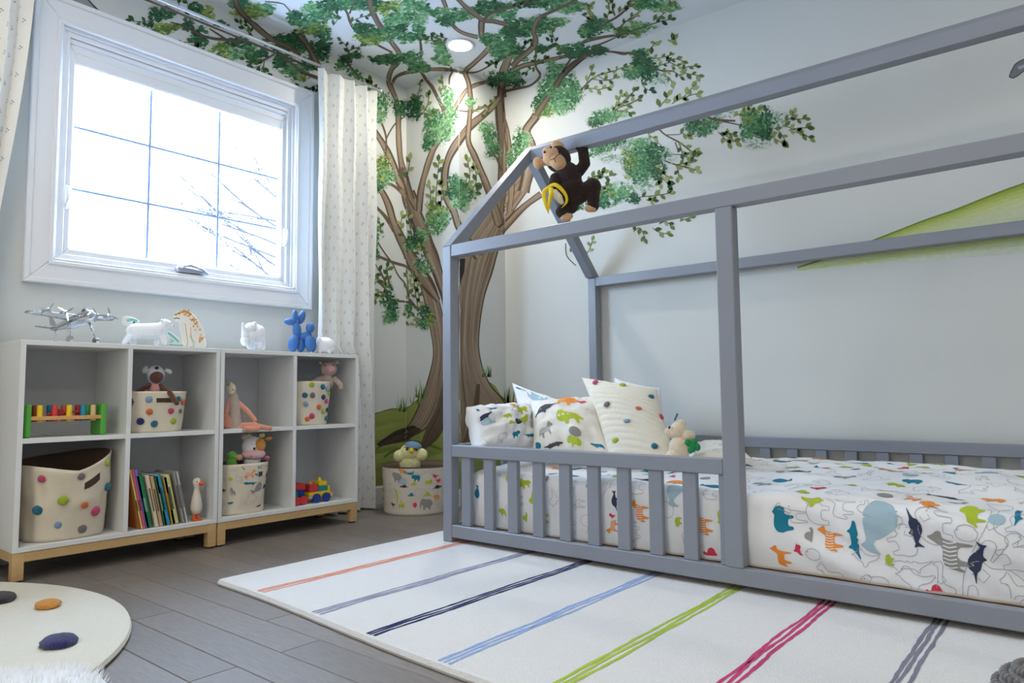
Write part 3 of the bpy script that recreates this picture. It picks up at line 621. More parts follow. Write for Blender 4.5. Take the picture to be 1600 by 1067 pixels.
SP=[([(240,33),(222,34),(206,33)],10,1),([(240,36),(228,40),(219,43)],9,1),([(312,62),(300,66),(286,66)],11,1),([(310,66),(303,74),(301,82)],9,1),([(284,16),(279,6),(275,-4)],9,1),([(296,24),(294,12),(292,2)],8,1),
 ([(408,102),(396,106),(380,108)],10,1),([(412,96),(402,94),(384,92)],9,1),([(410,104),(408,112),(408,120)],9,1),([(414,104),(414,112),(417,118)],9,1),([(396,58),(384,46),(374,36)],9,1),([(396,60),(390,48),(386,38)],8,1),
 ([(492,134),(480,139),(464,138)],9,1),([(490,134),(486,138),(484,146)],8,1),([(494,132),(496,140),(498,144)],7,1),([(546,82),(541,72),(534,64)],8,1),([(548,78),(558,74),(567,71)],8,1),
 ([(520,40),(526,32),(528,18)],8,1),([(548,34),(560,28),(574,24)],8,1),([(578,150),(582,140),(580,128)],10,0),([(590,156),(586,140),(578,130)],9,1),([(688,62),(678,58),(668,56)],8,1),([(698,66),(684,64),(662,62)],7,0),
 ([(652,158),(654,144),(658,132)],9,0),([(662,176),(668,164),(671,150)],9,0),([(662,184),(674,180),(680,176)],8,0),([(688,146),(692,136),(692,126)],8,0),([(756,186),(760,176),(770,160)],7,0),([(738,176),(748,168),(757,166)],5,0),
 ([(636,282),(638,266),(641,250)],11,0),([(681,330),(682,300),(686,252)],10,0),([(672,330),(673,305),(672,290)],9,0),([(689,322),(690,305),(691,290)],8,0),([(728,296),(734,275),(730,250)],9,0),([(736,300),(744,282),(742,262)],9,0),([(734,305),(744,300),(748,296)],8,0),
 ([(632,370),(626,356),(628,338)],9,0),([(644,368),(640,350),(638,338)],8,0),([(606,448),(596,430),(586,412)],10,0),([(608,448),(605,432),(606,418)],9,0),([(604,458),(594,456),(584,462)],9,0),([(604,464),(594,462),(584,470)],8,0),([(600,440),(590,436),(582,438)],9,0),
 ([(640,470),(638,450),(636,430)],9,0),([(654,484),(650,462),(646,430)],9,0),([(662,486),(656,470),(652,444)],8,0),([(656,498),(646,494),(638,492)],8,0),([(655,505),(646,508),(640,506)],7,0),
 ([(656,398),(652,392),(654,386)],7,0),([(660,404),(664,394),(664,386)],7,0),([(595,362),(594,352),(593,346)],7,0),
 ([(964,110),(952,112),(946,114)],7,0),([(917,129),(922,118),(926,108)],8,0),([(926,124),(946,126),(962,122)],8,0),([(912,140),(925,138),(936,140),(952,136)],8,0),([(962,110),(972,106),(984,104)],7,0),([(1020,92),(1034,90),(1048,86)],7,0),([(1034,112),(1052,112),(1064,120)],8,0),([(1028,104),(1046,98),(1060,104)],8,0),([(1034,116),(1046,122),(1050,130)],8,0),([(1040,96),(1054,92),(1068,96)],8,0),([(1002,128),(1008,138),(1018,142)],9,1),([(1062,112),(1078,116),(1092,118)],9,0),([(1066,110),(1076,104),(1088,104)],8,0),
 ([(958,176),(966,160),(970,148)],8,0),([(966,168),(980,152),(992,142)],9,0),([(968,168),(986,162),(998,154)],9,0),([(956,172),(972,174),(986,176)],8,0),([(1030,168),(1038,158),(1044,150)],11,0),([(1050,162),(1064,154),(1074,146),(1082,136)],11,0),([(1054,158),(1076,150),(1090,146)],10,0),
 ([(1062,210),(1066,208),(1074,212)],10,0),([(1060,222),(1064,232),(1066,240)],9,0),([(1070,228),(1080,236),(1088,238)],10,0),([(1064,242),(1076,246),(1086,244)],9,0),([(1060,258),(1072,254),(1082,252)],8,0),([(1064,260),(1078,262),(1088,266)],10,0),([(1056,258),(1060,268),(1060,276)],9,0),([(1028,262),(1034,276),(1044,288)],11,1),([(1032,270),(1044,276),(1046,280)],9,0),([(1022,256),(1030,270),(1033,286)],9,0),([(1040,200),(1048,192),(1056,186)],8,0),([(1004,210),(1014,202),(1020,196)],9,0),([(1010,206),(1016,212),(1022,216)],8,0),
 ([(922,278),(934,274),(944,270)],9,0),([(918,284),(930,276),(938,272)],8,0),([(934,278),(948,276),(956,274)],8,0),([(930,296),(940,292),(950,290)],8,0),([(928,302),(938,298),(954,300)],8,0),([(1000,308),(1018,306),(1034,304),(1046,302)],10,0),([(1010,312),(1016,314),(1022,314)],8,0),
 ([(914,400),(920,392),(926,376)],8,0),([(990,362),(1000,356),(1008,372)],9,0),([(1020,356),(1028,362),(1044,366)],9,0),([(1030,350),(1040,346),(1048,352)],9,0),([(1062,346),(1072,342),(1080,340)],8,0),([(900,385),(904,396),(912,402)],8,0),([(888,378),(896,388),(902,380)],7,0),
 ([(1150,164),(1160,158),(1166,154)],9,0),([(1146,182),(1156,178),(1164,174)],9,0),([(1160,150),(1168,158),(1170,164)],8,0),([(1122,206),(1130,214),(1138,224)],10,0),([(1126,210),(1138,214),(1150,222)],11,0),([(1136,212),(1140,208),(1146,210)],8,0),([(1200,210),(1210,216),(1222,224)],10,0),([(1210,200),(1220,208),(1228,222)],9,0),([(1222,196),(1236,200),(1248,206)],10,0),([(1232,204),(1248,200),(1262,200)],11,0),([(1240,206),(1256,210),(1266,216)],10,0),([(1226,190),(1236,184),(1240,178)],10,0),([(1236,186),(1248,186),(1258,186)],9,0),([(1174,178),(1180,174),(1186,172)],8,0),
 ([(974,38),(984,28),(996,20)],8,0),([(978,18),(986,4),(990,-4)],9,0),([(960,24),(956,12),(958,0)],9,0),([(966,20),(978,10),(990,6)],8,0),([(948,30),(952,14),(950,4)],8,0),([(1022,36),(1036,32),(1048,30)],9,1),([(1020,32),(1036,22),(1050,8)],9,0),([(1034,64),(1026,66),(1016,76)],9,0),([(1044,62),(1050,66),(1054,62)],10,0),([(926,30),(918,16),(924,8)],8,0),([(908,22),(916,26),(924,26)],8,0),([(872,72),(866,60),(862,48)],8,1),([(880,84),(870,74),(860,64)],8,1),([(778,94),(772,98),(766,98)],7,1),([(770,98),(775,102),(778,98)],6,1),([(836,98),(834,88),(840,82)],8,1),([(838,102),(846,96),(852,92)],8,1),([(836,104),(828,108),(822,112)],7,1),([(820,72),(826,62),(830,66)],7,1),([(808,78),(814,74),(822,68)],7,1),([(800,10),(820,6),(836,0)],7,1),([(700,60),(690,58),(682,54)],7,1)]
for i,(pts,L,dk) in enumerate(SP): spray(pts,L,LD if dk else LF,seed=i)
P.build('painted_leaf',mur,kind='stuff')
# ---------------------------------------------------------------- cube shelves
M_lam=mat('white_laminate',(226,227,226),.45,var=.01,scale=6)
M_back=mat('grey_back_panel',(196,196,198),.6)
M_wood=mat('light_birch',(205,170,118),.5,var=.12,scale=10,stretch=(6,1,6),bump=.03)
M_foot=mat('black_felt_pad',(30,30,30),.9)
SXF,SXB=-2.858,-3.165; T=.017
def shelf(y0,y1,label):
    s=thing('cube_shelf',label,'shelf',((SXF+SXB)/2,(y0+y1)/2,0),'white cube shelves under the window')
    z0,z1=.100,.827; ym=(y0+y1)/2; zm=.477; h=T/2
    bx('top_panel',(SXB,y0,z1-T),(SXF,y1,z1),M_lam,s,.001)
    bx('bottom_panel',(SXB,y0,z0),(SXF,y1,z0+T),M_lam,s,.001)
    for y in (y0,y1-T): bx('side_panel',(SXB,y,z0+T),(SXF,y+T,z1-T),M_lam,s,.0008)
    bx('divider',(SXB+.004,ym-h,z0+T),(SXF-.0005,ym+h,z1-T),M_lam,s,.0008)
    for a,b_ in ((y0+T,ym-h),(ym+h,y1-T)): bx('shelf_board',(SXB+.004,a,zm-h),(SXF-.001,b_,zm+h),M_lam,s,.0008)
    bx('back_panel',(SXB-.004,y0+.002,z0+.002),(SXB+.003,y1-.002,z1-.002),M_back,s,0)
    bx('apron',(SXF-.024,y0+.03,.066),(SXF-.004,y1-.03,.0995),M_wood,s,.002)
    bx('apron',(SXB+.004,y0+.03,.066),(SXB+.024,y1-.03,.0995),M_wood,s,.002)
    for y in (y0+.002,y1-.022): bx('side_rail',(SXB+.03,y,.066),(SXF-.03,y+.02,.0995),M_wood,s,.002)
    for x in (SXB+.002,SXF-.038):
        for y in (y0+.001,y1-.037):
            bm=B(); box(bm,(x,y,.006),(x+.036,y+.036,.0997),.005,seg=2); l=link('leg',bm,M_wood,s,smooth=.6)
            bm=B(); cyl(bm,(x+.018,y+.018,0),(x+.018,y+.018,.0065),.015); link('foot_pad',bm,M_foot,l)
    return s
sh1=shelf(.810,1.5335,'white cube shelf with birch legs at left, holding the peg bench toy and the books')
sh2=shelf(1.5365,2.262,'white cube shelf with birch legs beside the curtain, holding the block train')

# ---------------------------------------------------------------- house bed
M_bed=mat('grey_bed_paint',(136,140,149),.42,var=.02,scale=5,bump=.02,bscale=90)
BX0,BX1=-2.126,-.012; BY0,BY1=2.123,3.293; PT=.049
bed=thing('house_bed','grey painted house frame bed with pitched roof rails and slatted guard rails','bed',((BX0+BX1)/2,(BY0+BY1)/2,0))
ZT=1.252; PK=1.84; YM=(BY0+BY1)/2
Z0=.021
for x in (BX0,BX1-PT):
    for y in (BY0,BY1-PT): bx('post',(x,y,Z0),(x+PT,y+PT,ZT),M_bed,bed,.003)
bx('middle_post',(-.908,BY0,.09),(-.853,BY0+PT,ZT-.048),M_bed,bed,.003)
def rail(name,lo,hi): return bx(name,lo,hi,M_bed,bed,.003)
# side rails: upper, guard, lower
rail('top_rail',(BX0+PT,BY0+.002,ZT-.048),(BX1-PT,BY0+PT,ZT+.003))
rail('top_rail',(BX0+PT,BY1-PT,ZT-.048),(BX1-PT,BY1-.002,ZT+.003))
for y0,y1,x1 in ((BY0+.001,BY0+.036,-.908),(BY1-.036,BY1-.001,BX1-PT)):
    rail('guard_rail',(BX0+PT,y0,.367),(x1,y1,.416)); 
for y0,y1 in ((BY0+.001,BY0+.036),(BY1-.036,BY1-.001)):
    rail('lower_rail',(BX0+PT,y0,.040),(BX1-PT,y1,.091))
for x in (BX0+.007,BX1-PT+.007):
    rail('end_guard_rail',(x,BY0+PT,.367),(x+.034,BY1-PT,.416)); rail('end_lower_rail',(x,BY0+PT,.040),(x+.034,BY1-PT,.091))
# gable rafters and ridge
for x in (BX0,BX1-PT):
    for s in (1,-1):
        ya=BY0 if s==1 else BY1
        d=PT/sqrt(2)*1.42
        # outer edge (ya,ZT) -> (YM,PK); plumb cut at the ridge, level cut at the post
        k=(PK-ZT)/abs(YM-ya); 
        q=[(ya,ZT+.0004),(YM,PK),(YM,PK-PT*sqrt(1+k*k)),(ya+s*PT*sqrt(1+k*k)/k,ZT+.0004)]
        bm=B(); Mx=Matrix(((0,0,1,x),(1,0,0,0),(0,1,0,0),(0,0,0,1))); prism(bm,q,PT,Mx); bmesh.ops.bevel(bm,geom=bm.edges[:],offset=.002,segments=1,affect='EDGES'); link('rafter',bm,M_bed,bed)
bm=B(); q=[(YM-.026,PK-.080),(YM+.026,PK-.080),(YM+.026,PK-.026),(YM,PK-.001),(YM-.026,PK-.026)]
Mx=Matrix(((0,0,1,BX0+PT),(1,0,0,0),(0,1,0,0),(0,0,0,1))); prism(bm,q,BX1-BX0-2*PT,Mx); bmesh.ops.bevel(bm,geom=bm.edges[:],offset=.002,segments=1,affect='EDGES'); link('ridge_beam',bm,M_bed,bed)
# slats, all sharing one mesh
b=B(); box(b,(-.024,-.011,.091),(.024,.011,.3675),.002); slat_me=bpy.data.meshes.new('slat'); b.to_mesh(slat_me); b.free(); finish(slat_me,M_bed,False)
def slat(x,y,rz=0):
    o=bpy.data.objects.new('slat',slat_me); COL.objects.link(o); o.parent=bed; o.location=Vector((x,y,0))-ORG[bed]; o.rotation_euler=(0,0,rz)
for k in range(10): slat(-2.004+.1223*k,BY0+.020)
for k in range(16): slat(-.580-.1223*(k-4.0) if k>4 else -.580+.1223*(4-k),BY1-.020)
for k in range(8): slat(BX0+.024,BY0+PT+.12*(k+.75),pi/2)
for k in range(8): slat(BX1-.024,BY0+PT+.12*(k+.75),pi/2)
bx('slatted_base',(BX0+.042,BY0+.037,.062),(BX1-.042,BY1-.037,.078),M_wood,bed,.001)

# ---------------------------------------------------------------- rugs
M_rug=mat('cream_wool',(226,224,222),.95,var=.03,scale=60,bump=.5,bscale=260,sheen=.3)
M_rugb=mat('rug_backing',(150,140,120),.95)
def rugstrip(name,parent,xc,w,ya,yb,m,seed):
    bm=B(); g=random.Random(seed); n=70; L=[];R=[]
    for i in range(n+1):
        y=ya+(yb-ya)*i/n; o=.0035*noise.noise(Vector((seed*3.1,y*5,0)))*2; e=.0016
        L.append(bm.verts.new((xc-w/2+o+g.uniform(-e,e),y,.0208))); R.append(bm.verts.new((xc+w/2+o+g.uniform(-e,e),y,.0208)))
    for i in range(n): bm.faces.new((L[i],R[i],R[i+1],L[i+1]))
    return link(name,bm,m,parent)
rug=thing('striped_rug','cream wool rug with thin triple stripes in seven colours under the bed','rug',(-1.0,2.1,0))
def edgeY(x): # near edge, slightly out of square
    return 1.240-.075*ss(-2.27,-1.0,x)-.01
RX0,RX1,RYB=-2.285,.30,3.02
bm=B(); n=60; rows=[]
for i in range(n+1):
    x=RX0+(RX1-RX0)*i/n; ye=edgeY(x)+.002*noise.noise(Vector((x*20,0,0)))
    rows.append([bm.verts.new(p) for p in ((x,ye+.003,.001),(x,ye,.008),(x,ye+.006,.018),(x,ye+.016,.020),(x,RYB,.020),(x,RYB+.005,.001))])
for i in range(n):
    for k in range(5): bm.faces.new((rows[i][k],rows[i+1][k],rows[i+1][k+1],rows[i][k+1]))
bm.faces.new(rows[0][::-1]); bm.faces.new(rows[-1]); bmesh.ops.recalc_face_normals(bm,faces=bm.faces)
link('pile',bm,M_rug,rug)
STR=[('orange',(238,150,112),-2.036),('grey',(150,150,176),-1.712),('navy',(28,40,96),-1.452),('light blue',(150,176,222),-1.172),('lime',(172,196,62),-.892),('magenta',(200,62,118),-.627),('slate',(132,130,148),-.350),('teal',(60,140,150),-.07)]
for i,(nm,c,x) in enumerate(STR):
    m=mat('wool_'+nm,c,.95,bump=.5,bscale=260)
    for k in range(3):
        s=rugstrip('stripe',rug,x+(k-1)*.0145,.0088,edgeY(x)+.014,RYB-.01,m,i*3+k); s['label']=nm+' woven stripe'
M_rug2=mat('ivory_wool',(222,218,204),.95,var=.03,scale=60,bump=.5,bscale=220,sheen=.3)
rr_=thing('round_rug','round ivory rug with felt pompoms in the lower left corner','rug',(-2.37,0.09,0))
bm=B(); lathe(bm,[(.0,.001),(.826,.001),(.838,.008),(.834,.018),(.82,.022),(.0,.022)],(-2.37,0.09,0),seg=96); link('pile',bm,M_rug2,rr_,smooth=.9)
def pompom(parent,c,r,m,flat=.5,nrm=None,name='pompom',seed=0,seg=12,sx=1):
    bm=B(); vs=bmesh.ops.create_icosphere(bm,subdivisions=2 if seg<14 else 3,radius=1)['verts']
    for v in vs:
        k=1+.14*noise.noise(v.co*3+Vector((seed,seed*2,0))); v.co=Vector((v.co.x*k*r*sx,v.co.y*k*r,v.co.z*k*r*flat))
    q=(Vector(nrm) if nrm is not None else Vector((0,0,1))).to_track_quat('Z','Y').to_matrix().to_4x4()
    bm.transform(Matrix.Translation(c)@q)
    return link(name,bm,m,parent,smooth=True)
PC={'orange':(232,112,36),'pink':(206,66,112),'teal':(10,112,140),'lime':(176,196,40),'navy':(34,38,104),'grey':(124,116,118),'sky':(140,176,204),'gold':(224,150,50),'black':(44,40,44)}
def felt(n): return mat('felt_'+n,PC[n],.95,var=.12,scale=160,bump=.8,bscale=300,sheen=.3)
for (px,py),n_,r_ in (((75,944),'gold',.033),((92,1002),'navy',.040),((-3,935),'black',.045)):
    p=at(px,py,2,.03); o=pompom(rr_,p,r_,felt(n_),.42,seed=px,seg=16,sx=1.15)
for k,(x,y,c) in enumerate(((-2.95,.3,'teal'),(-2.3,.15,'pink'),(-2.75,-.2,'lime'),(-2.0,-.3,'orange'),(-2.4,-.5,'navy'))): pompom(rr_,Vector((x,y,.03)),.045,felt(c),.42,seed=k)
# sheepskin in the corner
M_fur=mat('white_fleece',(238,240,244),.95,sheen=.6,var=.02,scale=40)
bm=B(); g=random.Random(4); nu,nv=48,14; cx_,cy_=-1.555,.365
def furP(a,q):
    R=.36*(1+.10*sin(3*a+1)+.06*sin(7*a)); x=cx_+R*q*cos(a)*1.0; y=cy_+R*q*sin(a)*.78
    z=.024+.030*(1-q**6)+.012*noise.noise(Vector((x*14,y*14,0)))*(1-q**4); return Vector((x,y,max(.023,z)))
G=[[bm.verts.new(furP(2*pi*i/nu,j/nv)) for i in range(nu)] for j in range(1,nv+1)]; c0=bm.verts.new(furP(0,0))
for i in range(nu): bm.faces.new((c0,G[0][i],G[0][(i+1)%nu]))
for j in range(nv-1):
    for i in range(nu): bm.faces.new((G[j][i],G[j+1][i],G[j+1][(i+1)%nu],G[j][(i+1)%nu]))
bmesh.ops.recalc_face_normals(bm,faces=bm.faces)
for k in range(5200):
    a=g.uniform(0,2*pi); q=sqrt(g.random()); p=furP(a,q); d=Vector((cos(a)*q,sin(a)*q,.8+.6*g.random())).normalized(); d+=Vector((g.uniform(-.5,.5),g.uniform(-.5,.5),0)); L=g.uniform(.012,.026)
    w=Vector((-d.y,d.x,0)).normalized()*.0012; a_=bm.verts.new(p-w); b_=bm.verts.new(p+w); c_=bm.verts.new(p+d.normalized()*L); bm.faces.new((a_,b_,c_))
sk=link('sheepskin',bm,M_fur,smooth=True,origin=(cx_,cy_,.022)); tag(sk,'fluffy white sheepskin in the bottom left corner over the round rug','rug',kind='stuff')
sk['kind']='thing'
# knitted ball-shaped pouf, bottom right
M_knit=mat('grey_knit',(112,110,112),.95,var=.25,scale=60,bump=.5,bscale=120,sheen=.3)
PFC=at(1656,1122,2,.10)
pf=thing('knitted_pouf','small grey chunky knitted pouf in the bottom right corner of the rug','pouf',(PFC.x,PFC.y,.021))
bm=B(); pc=Vector((PFC.x,PFC.y,.10)); prof=[]
for k in range(17):
    t=-pi/2+pi*k/16; prof.append((max(.001,.092*cos(t)**.8 if cos(t)>1e-6 else .001),.078*sin(t)))
lathe(bm,prof,pc,seg=32); link('cover',bm,M_knit,pf,smooth=True)
bm=B()
for k in range(11):
    t=-pi/2*.8+pi*.9*k/11; R=.092*cos(t)**.8+.001; z=.078*sin(t)
    for i in range(40):
        a=2*pi*(i+.5*(k%2))/40; n_=Vector((cos(a)*cos(t),sin(a)*cos(t),sin(t)*1.2)).normalized()
        ball(bm,pc+Vector((R*cos(a),R*sin(a),z)),.0085,(1,.6,.9),rot=Vector((cos(a+.5),sin(a+.5),.4)).to_track_quat('X','Z').to_matrix(),seg=6)
st=link('knit_stitches',bm,M_knit,pf,smooth=True); st['kind']='stuff'
# ---------------------------------------------------------------- printed cloth: flat animal figures laid on any cloth surface P(u,v)
def smoothpoly(pts,step): 
    P_=[np.array(p,float) for p in pts]; n=len(P_); out=[]
    for i in range(n):
        p0,p1,p2,p3=P_[i-1],P_[i],P_[(i+1)%n],P_[(i+2)%n]; L=np.linalg.norm(p2-p1); k=max(1,int(L/step))
        for j in range(k):
            t=j/k; out.append(.5*((2*p1)+(-p0+p2)*t*.8+(2*p0-5*p1+4*p2-p3)*t*t*1+(-p0+3*p1-3*p2+p3)*t**3) if False else p1*(1-t)+p2*t)
    return out
SIL={ # facing left, 100 wide
'hippo':[(4,52),(8,40),(18,37),(24,40),(29,32),(29,12),(38,12),(40,28),(60,28),(62,12),(71,12),(75,30),(82,44),(80,60),(66,69),(46,70),(32,68),(24,76),(18,72),(8,66)],
'elephant':[(3,60),(2,40),(4,20),(9,20),(10,42),(16,46),(23,38),(25,10),(36,10),(38,26),(60,26),(62,10),(73,10),(77,34),(86,44),(90,36),(90,50),(83,66),(62,80),(40,78),(24,86),(9,78)],
'zebra':[(2,74),(4,66),(15,66),(22,54),(24,10),(29,10),(33,38),(58,38),(62,10),(68,10),(72,40),(80,26),(84,30),(78,62),(60,66),(36,64),(24,84),(16,94),(12,84)],
'giraffe':[(5,98),(4,92),(14,90),(24,50),(26,4),(30,4),(34,36),(52,36),(56,4),(60,4),(64,44),(58,56),(34,60),(23,98),(16,106),(12,102)],
'croc':[(0,52),(20,46),(26,38),(30,38),(32,44),(60,44),(66,36),(70,36),(72,46),(100,64),(74,58),(60,62),(56,58),(46,62),(42,58),(34,62),(22,60),(4,58)],
'whale':[(2,50),(6,68),(22,82),(44,84),(64,72),(80,56),(90,62),(98,76),(101,54),(94,38),(82,46),(60,34),(30,26),(8,34)],
'narwhal':[(-30,26),(6,44),(10,56),(22,66),(42,68),(62,60),(80,50),(90,60),(97,68),(93,50),(98,36),(84,42),(60,38),(54,24),(44,34),(22,30),(8,36)],
'bird':[(0,50),(12,56),(20,72),(34,72),(44,58),(70,52),(95,60),(84,40),(58,28),(52,12),(42,10),(36,26),(20,34),(10,46)],
'bear':[(2,46),(6,58),(16,66),(20,72),(26,66),(50,74),(76,66),(86,48),(84,12),(72,12),(70,30),(44,30),(42,12),(30,12),(28,34),(12,40)],
'lion':[(2,58),(0,42),(10,30),(24,30),(27,12),(36,12),(40,32),(60,34),(66,12),(74,12),(76,40),(92,34),(94,38),(80,52),(76,60),(52,62),(34,66),(26,78),(12,78)],
'blob':[(50+42*cos(t)*(1+.04*sin(9*t)),50+34*sin(t)*(1+.05*sin(11*t))) for t in [k*2*pi/22 for k in range(22)]],
'snail':[(0,30),(8,44),(16,36),(30,34),(36,60),(56,72),(76,62),(84,40),(98,22),(40,18),(14,18)]}
INK={'teal':(14,122,150),'lime':(176,192,48),'orange':(238,146,62),'grey':(150,148,142),'navy':(50,58,84),'red':(214,60,84),'pale':(164,190,202),'line':(172,170,172),'white':(240,240,240),'dark':(70,70,76)}
INKN=list(INK)
def inkmats(): return [mat('ink_'+n,INK[n],.85,bump=.05,bscale=300) for n in INKN]
CUT={}
def cutshape(kind,cells):
    """the silhouette as small triangles, so that it follows a curved cloth"""
    key=(kind,cells)
    if key in CUT: return CUT[key]
    src=SIL[kind]; n_=len(src); ch=[]
    for i in range(n_):
        a,b=src[i],src[(i+1)%n_]; ch+=[(a[0]*.8+b[0]*.2,a[1]*.8+b[1]*.2),(a[0]*.2+b[0]*.8,a[1]*.2+b[1]*.8)]
    bm=B(); vs=[bm.verts.new(((x-50)/100,(y-45)/100,0)) for x,y in ch]; bm.faces.new(vs).normal_update(); bmesh.ops.triangulate(bm,faces=bm.faces[:])
    for k in range(1,cells):
        for ax in (0,1):
            nv=[0,0,0]; nv[ax]=1; co=[0,0,0]; co[ax]=-.5+k/cells
            bmesh.ops.bisect_plane(bm,geom=bm.verts[:]+bm.edges[:]+bm.faces[:],plane_co=co,plane_no=nv)
    bm.verts.ensure_lookup_table(); bm.verts.index_update(); r=([(v.co.x,v.co.y) for v in bm.verts],[[v.index for v in f.verts] for f in bm.faces]); bm.free(); CUT[key]=r; return r
def put(bm,P,kind,u,v,size,ang,ink,mi0,inside=None,h=.0014,flip=1,outline=False,stripes=None,cells=5,lw=.0022):
    ca,sa=cos(ang),sin(ang)
    def T_(x,y): x*=flip; return (u+(x*ca-y*sa)*size, v+(x*sa+y*ca)*size)
    if not outline:
        vs,fs=cutshape(kind,cells); uv=[T_(x,y) for x,y in vs]
        ok=[inside is None or inside(*q) for q in uv]; nv={}
        for f in fs:
            if all(ok[i] for i in f):
                for i in f:
                    if i not in nv: nv[i]=bm.verts.new(P(uv[i][0],uv[i][1],h))
                try: bm.faces.new([nv[i] for i in f]).material_index=mi0+INKN.index(ink)
                except ValueError: pass
        if stripes:
            for k in range(9):
                x=-.34+.085*k
                strip(bm,P,[T_(x+.02*sin(y*20),y) for y in np.linspace(-.06,.19,6)],.0019*size/.08,h+.0006,mi0+INKN.index(stripes),inside)
    else:
        pts=[T_((x-50)/100,(y-45)/100) for x,y in SIL[kind]]; pts.append(pts[0]); Q=spline(pts,.012); strip(bm,P,Q,lw,h,mi0+INKN.index(ink),inside)
        e=T_(-.36,.18); strip(bm,P,[e,(e[0]+.004,e[1])],.003,h,mi0+INKN.index(ink),inside)
        if kind in ('elephant','giraffe','bear','hippo'): strip(bm,P,[T_(-.22,.30),T_(-.12,.22),T_(-.2,.08),T_(-.28,.14)],lw,h,mi0+INKN.index(ink),inside)
def strip(bm,P,pts,w,h,mi,inside=None):
    pr=None; n=len(pts)
    for i in range(n):
        a=pts[max(i-1,0)];b=pts[min(i+1,n-1)]; dx,dy=b[0]-a[0],b[1]-a[1]; L=math.hypot(dx,dy) or 1; nx,ny=-dy/L*w/2,dx/L*w/2; q=pts[i]
        if inside and not inside(q[0],q[1]): pr=None; continue
        A=bm.verts.new(P(q[0]+nx,q[1]+ny,h)); C=bm.verts.new(P(q[0]-nx,q[1]-ny,h))
        if pr:
            try: bm.faces.new((pr[0],A,C,pr[1])).material_index=mi
            except ValueError: pass
        pr=(A,C)
FILL=[('lion','lime',None),('zebra','orange','white'),('hippo','teal',None),('narwhal','navy',None),('whale','pale',None),('bird','red',None),('zebra','grey','white'),('croc','teal',None),('bear','orange',None),('snail','lime',None),('blob','grey',None),('bird','navy',None),('hippo','lime',None),('whale','teal',None)]
OUTL=['elephant','giraffe','bear','snail','blob','lion','hippo','bird','croc']
def scatter(bm,P,u0,u1,v0,v1,pitch,size,mi0,seed,inside=None,ang=0.0,avoid=(),cells=4,pfill=.5,lw=.0018,angvar=.15):
    g=random.Random(seed); nu=int((u1-u0)/pitch)+1; nv=int((v1-v0)/(pitch*.8))+1; k=g.randrange(14)
    for j in range(nv):
        for i in range(nu):
            u=u0+(i+.5*(j%2)+g.uniform(-.15,.15))*pitch; v=v0+(j+.5+g.uniform(-.15,.15))*pitch*.8; k+=1
            if any((u-a)**2+(v-b)**2<r_*r_ for a,b,r_ in avoid): continue
            if g.random()<pfill:
                kd,ink,stp=FILL[(k*5+j)%len(FILL)]; s=size*g.uniform(.7,1.05)*(.7 if kd in('bird','snail','blob') else 1); put(bm,P,kd,u,v,s,ang+g.uniform(-angvar,angvar),ink,mi0,inside,flip=g.choice((1,-1)),stripes=stp,cells=cells)
            else: put(bm,P,OUTL[(k*3+j)%len(OUTL)],u,v,size*g.uniform(.8,1.25),ang+g.uniform(-angvar,angvar),'line',mi0,inside,flip=g.choice((1,-1)),outline=True,lw=lw)
# ---------------------------------------------------------------- the duvet
M_cot=mat('white_cotton',(236,236,238),.85,var=.012,scale=20,bump=.06,bscale=500,sheen=.2)
UL,UR=-2.068,-.062
def fbm(x,y,z=0): return noise.noise(Vector((x,y,z)))+.5*noise.noise(Vector((x*2.1,y*2.1,z+3)))
VT=1.02
def duvP(u,v,off=0):
    yn=2.176; r_=.045
    if v<-.035: th=0; y=yn; z=.265+(v+.035)
    elif v<.035: th=(v+.035)/.07*pi/2; y=yn+r_*(1-cos(th)); z=.265+r_*sin(th)
    elif v<VT: th=pi/2; y=yn+r_+(v-.035); z=.310+.036*ss(0,.42,v-.035)-.03*ss(.86,VT,v)+.0
    else: th=pi*.75; y=yn+r_+VT-.035+.03*(1-math.exp(-(v-VT)*20)); z=.316-(v-VT)
    n=Vector((0,-cos(th),sin(th)))
    f=fbm(u*5,v*5,1.0)*.009+fbm(u*14,v*9,4.0)*.004
    # folds dragged diagonally across the side and ripples on the top
    if v<.06:
        f+=.021*noise.noise(Vector((u*2.2-v*3,(u*.55+v)*15,2)))*ss(-1.0,-.4,u)+.006*noise.noise(Vector((u*16,v*2.5,7)))*ss(-.6,-1.2,u); f-=.012*ss(-.10,-.20,v)*.6
    else: f+=.007*noise.noise(Vector((u*4,v*11,5)))
    e=ss(UL-.004,UL+.07,u); e2=ss(UR+.004,UR-.06,u); k=min(e,e2)
    z=.085+(z-.085)*sqrt(max(0,1-(1-k)**2)) if k<1 else z
    return Vector((u,y,z))+n*(f*k+off)
bm=B(); nu,nv=250,150; v0,v1=-.212,VT+.22
g_=[[bm.verts.new(duvP(UL+(UR-UL)*i/nu,v0+(v1-v0)*j/nv)) for i in range(nu+1)] for j in range(nv+1)]
for j in range(nv):
    for i in range(nu): bm.faces.new((g_[j][i],g_[j][i+1],g_[j+1][i+1],g_[j+1][i]))
for i in range(nu): bm.faces.new((g_[0][i+1],g_[0][i],g_[nv][i],g_[nv][i+1]))
ins=lambda u,v: v>-.208 and UL+.03<u<UR-.02
pp=lambda px,py:(lambda q:(q.x,q.z-.300))(at(px,py,1,2.172))
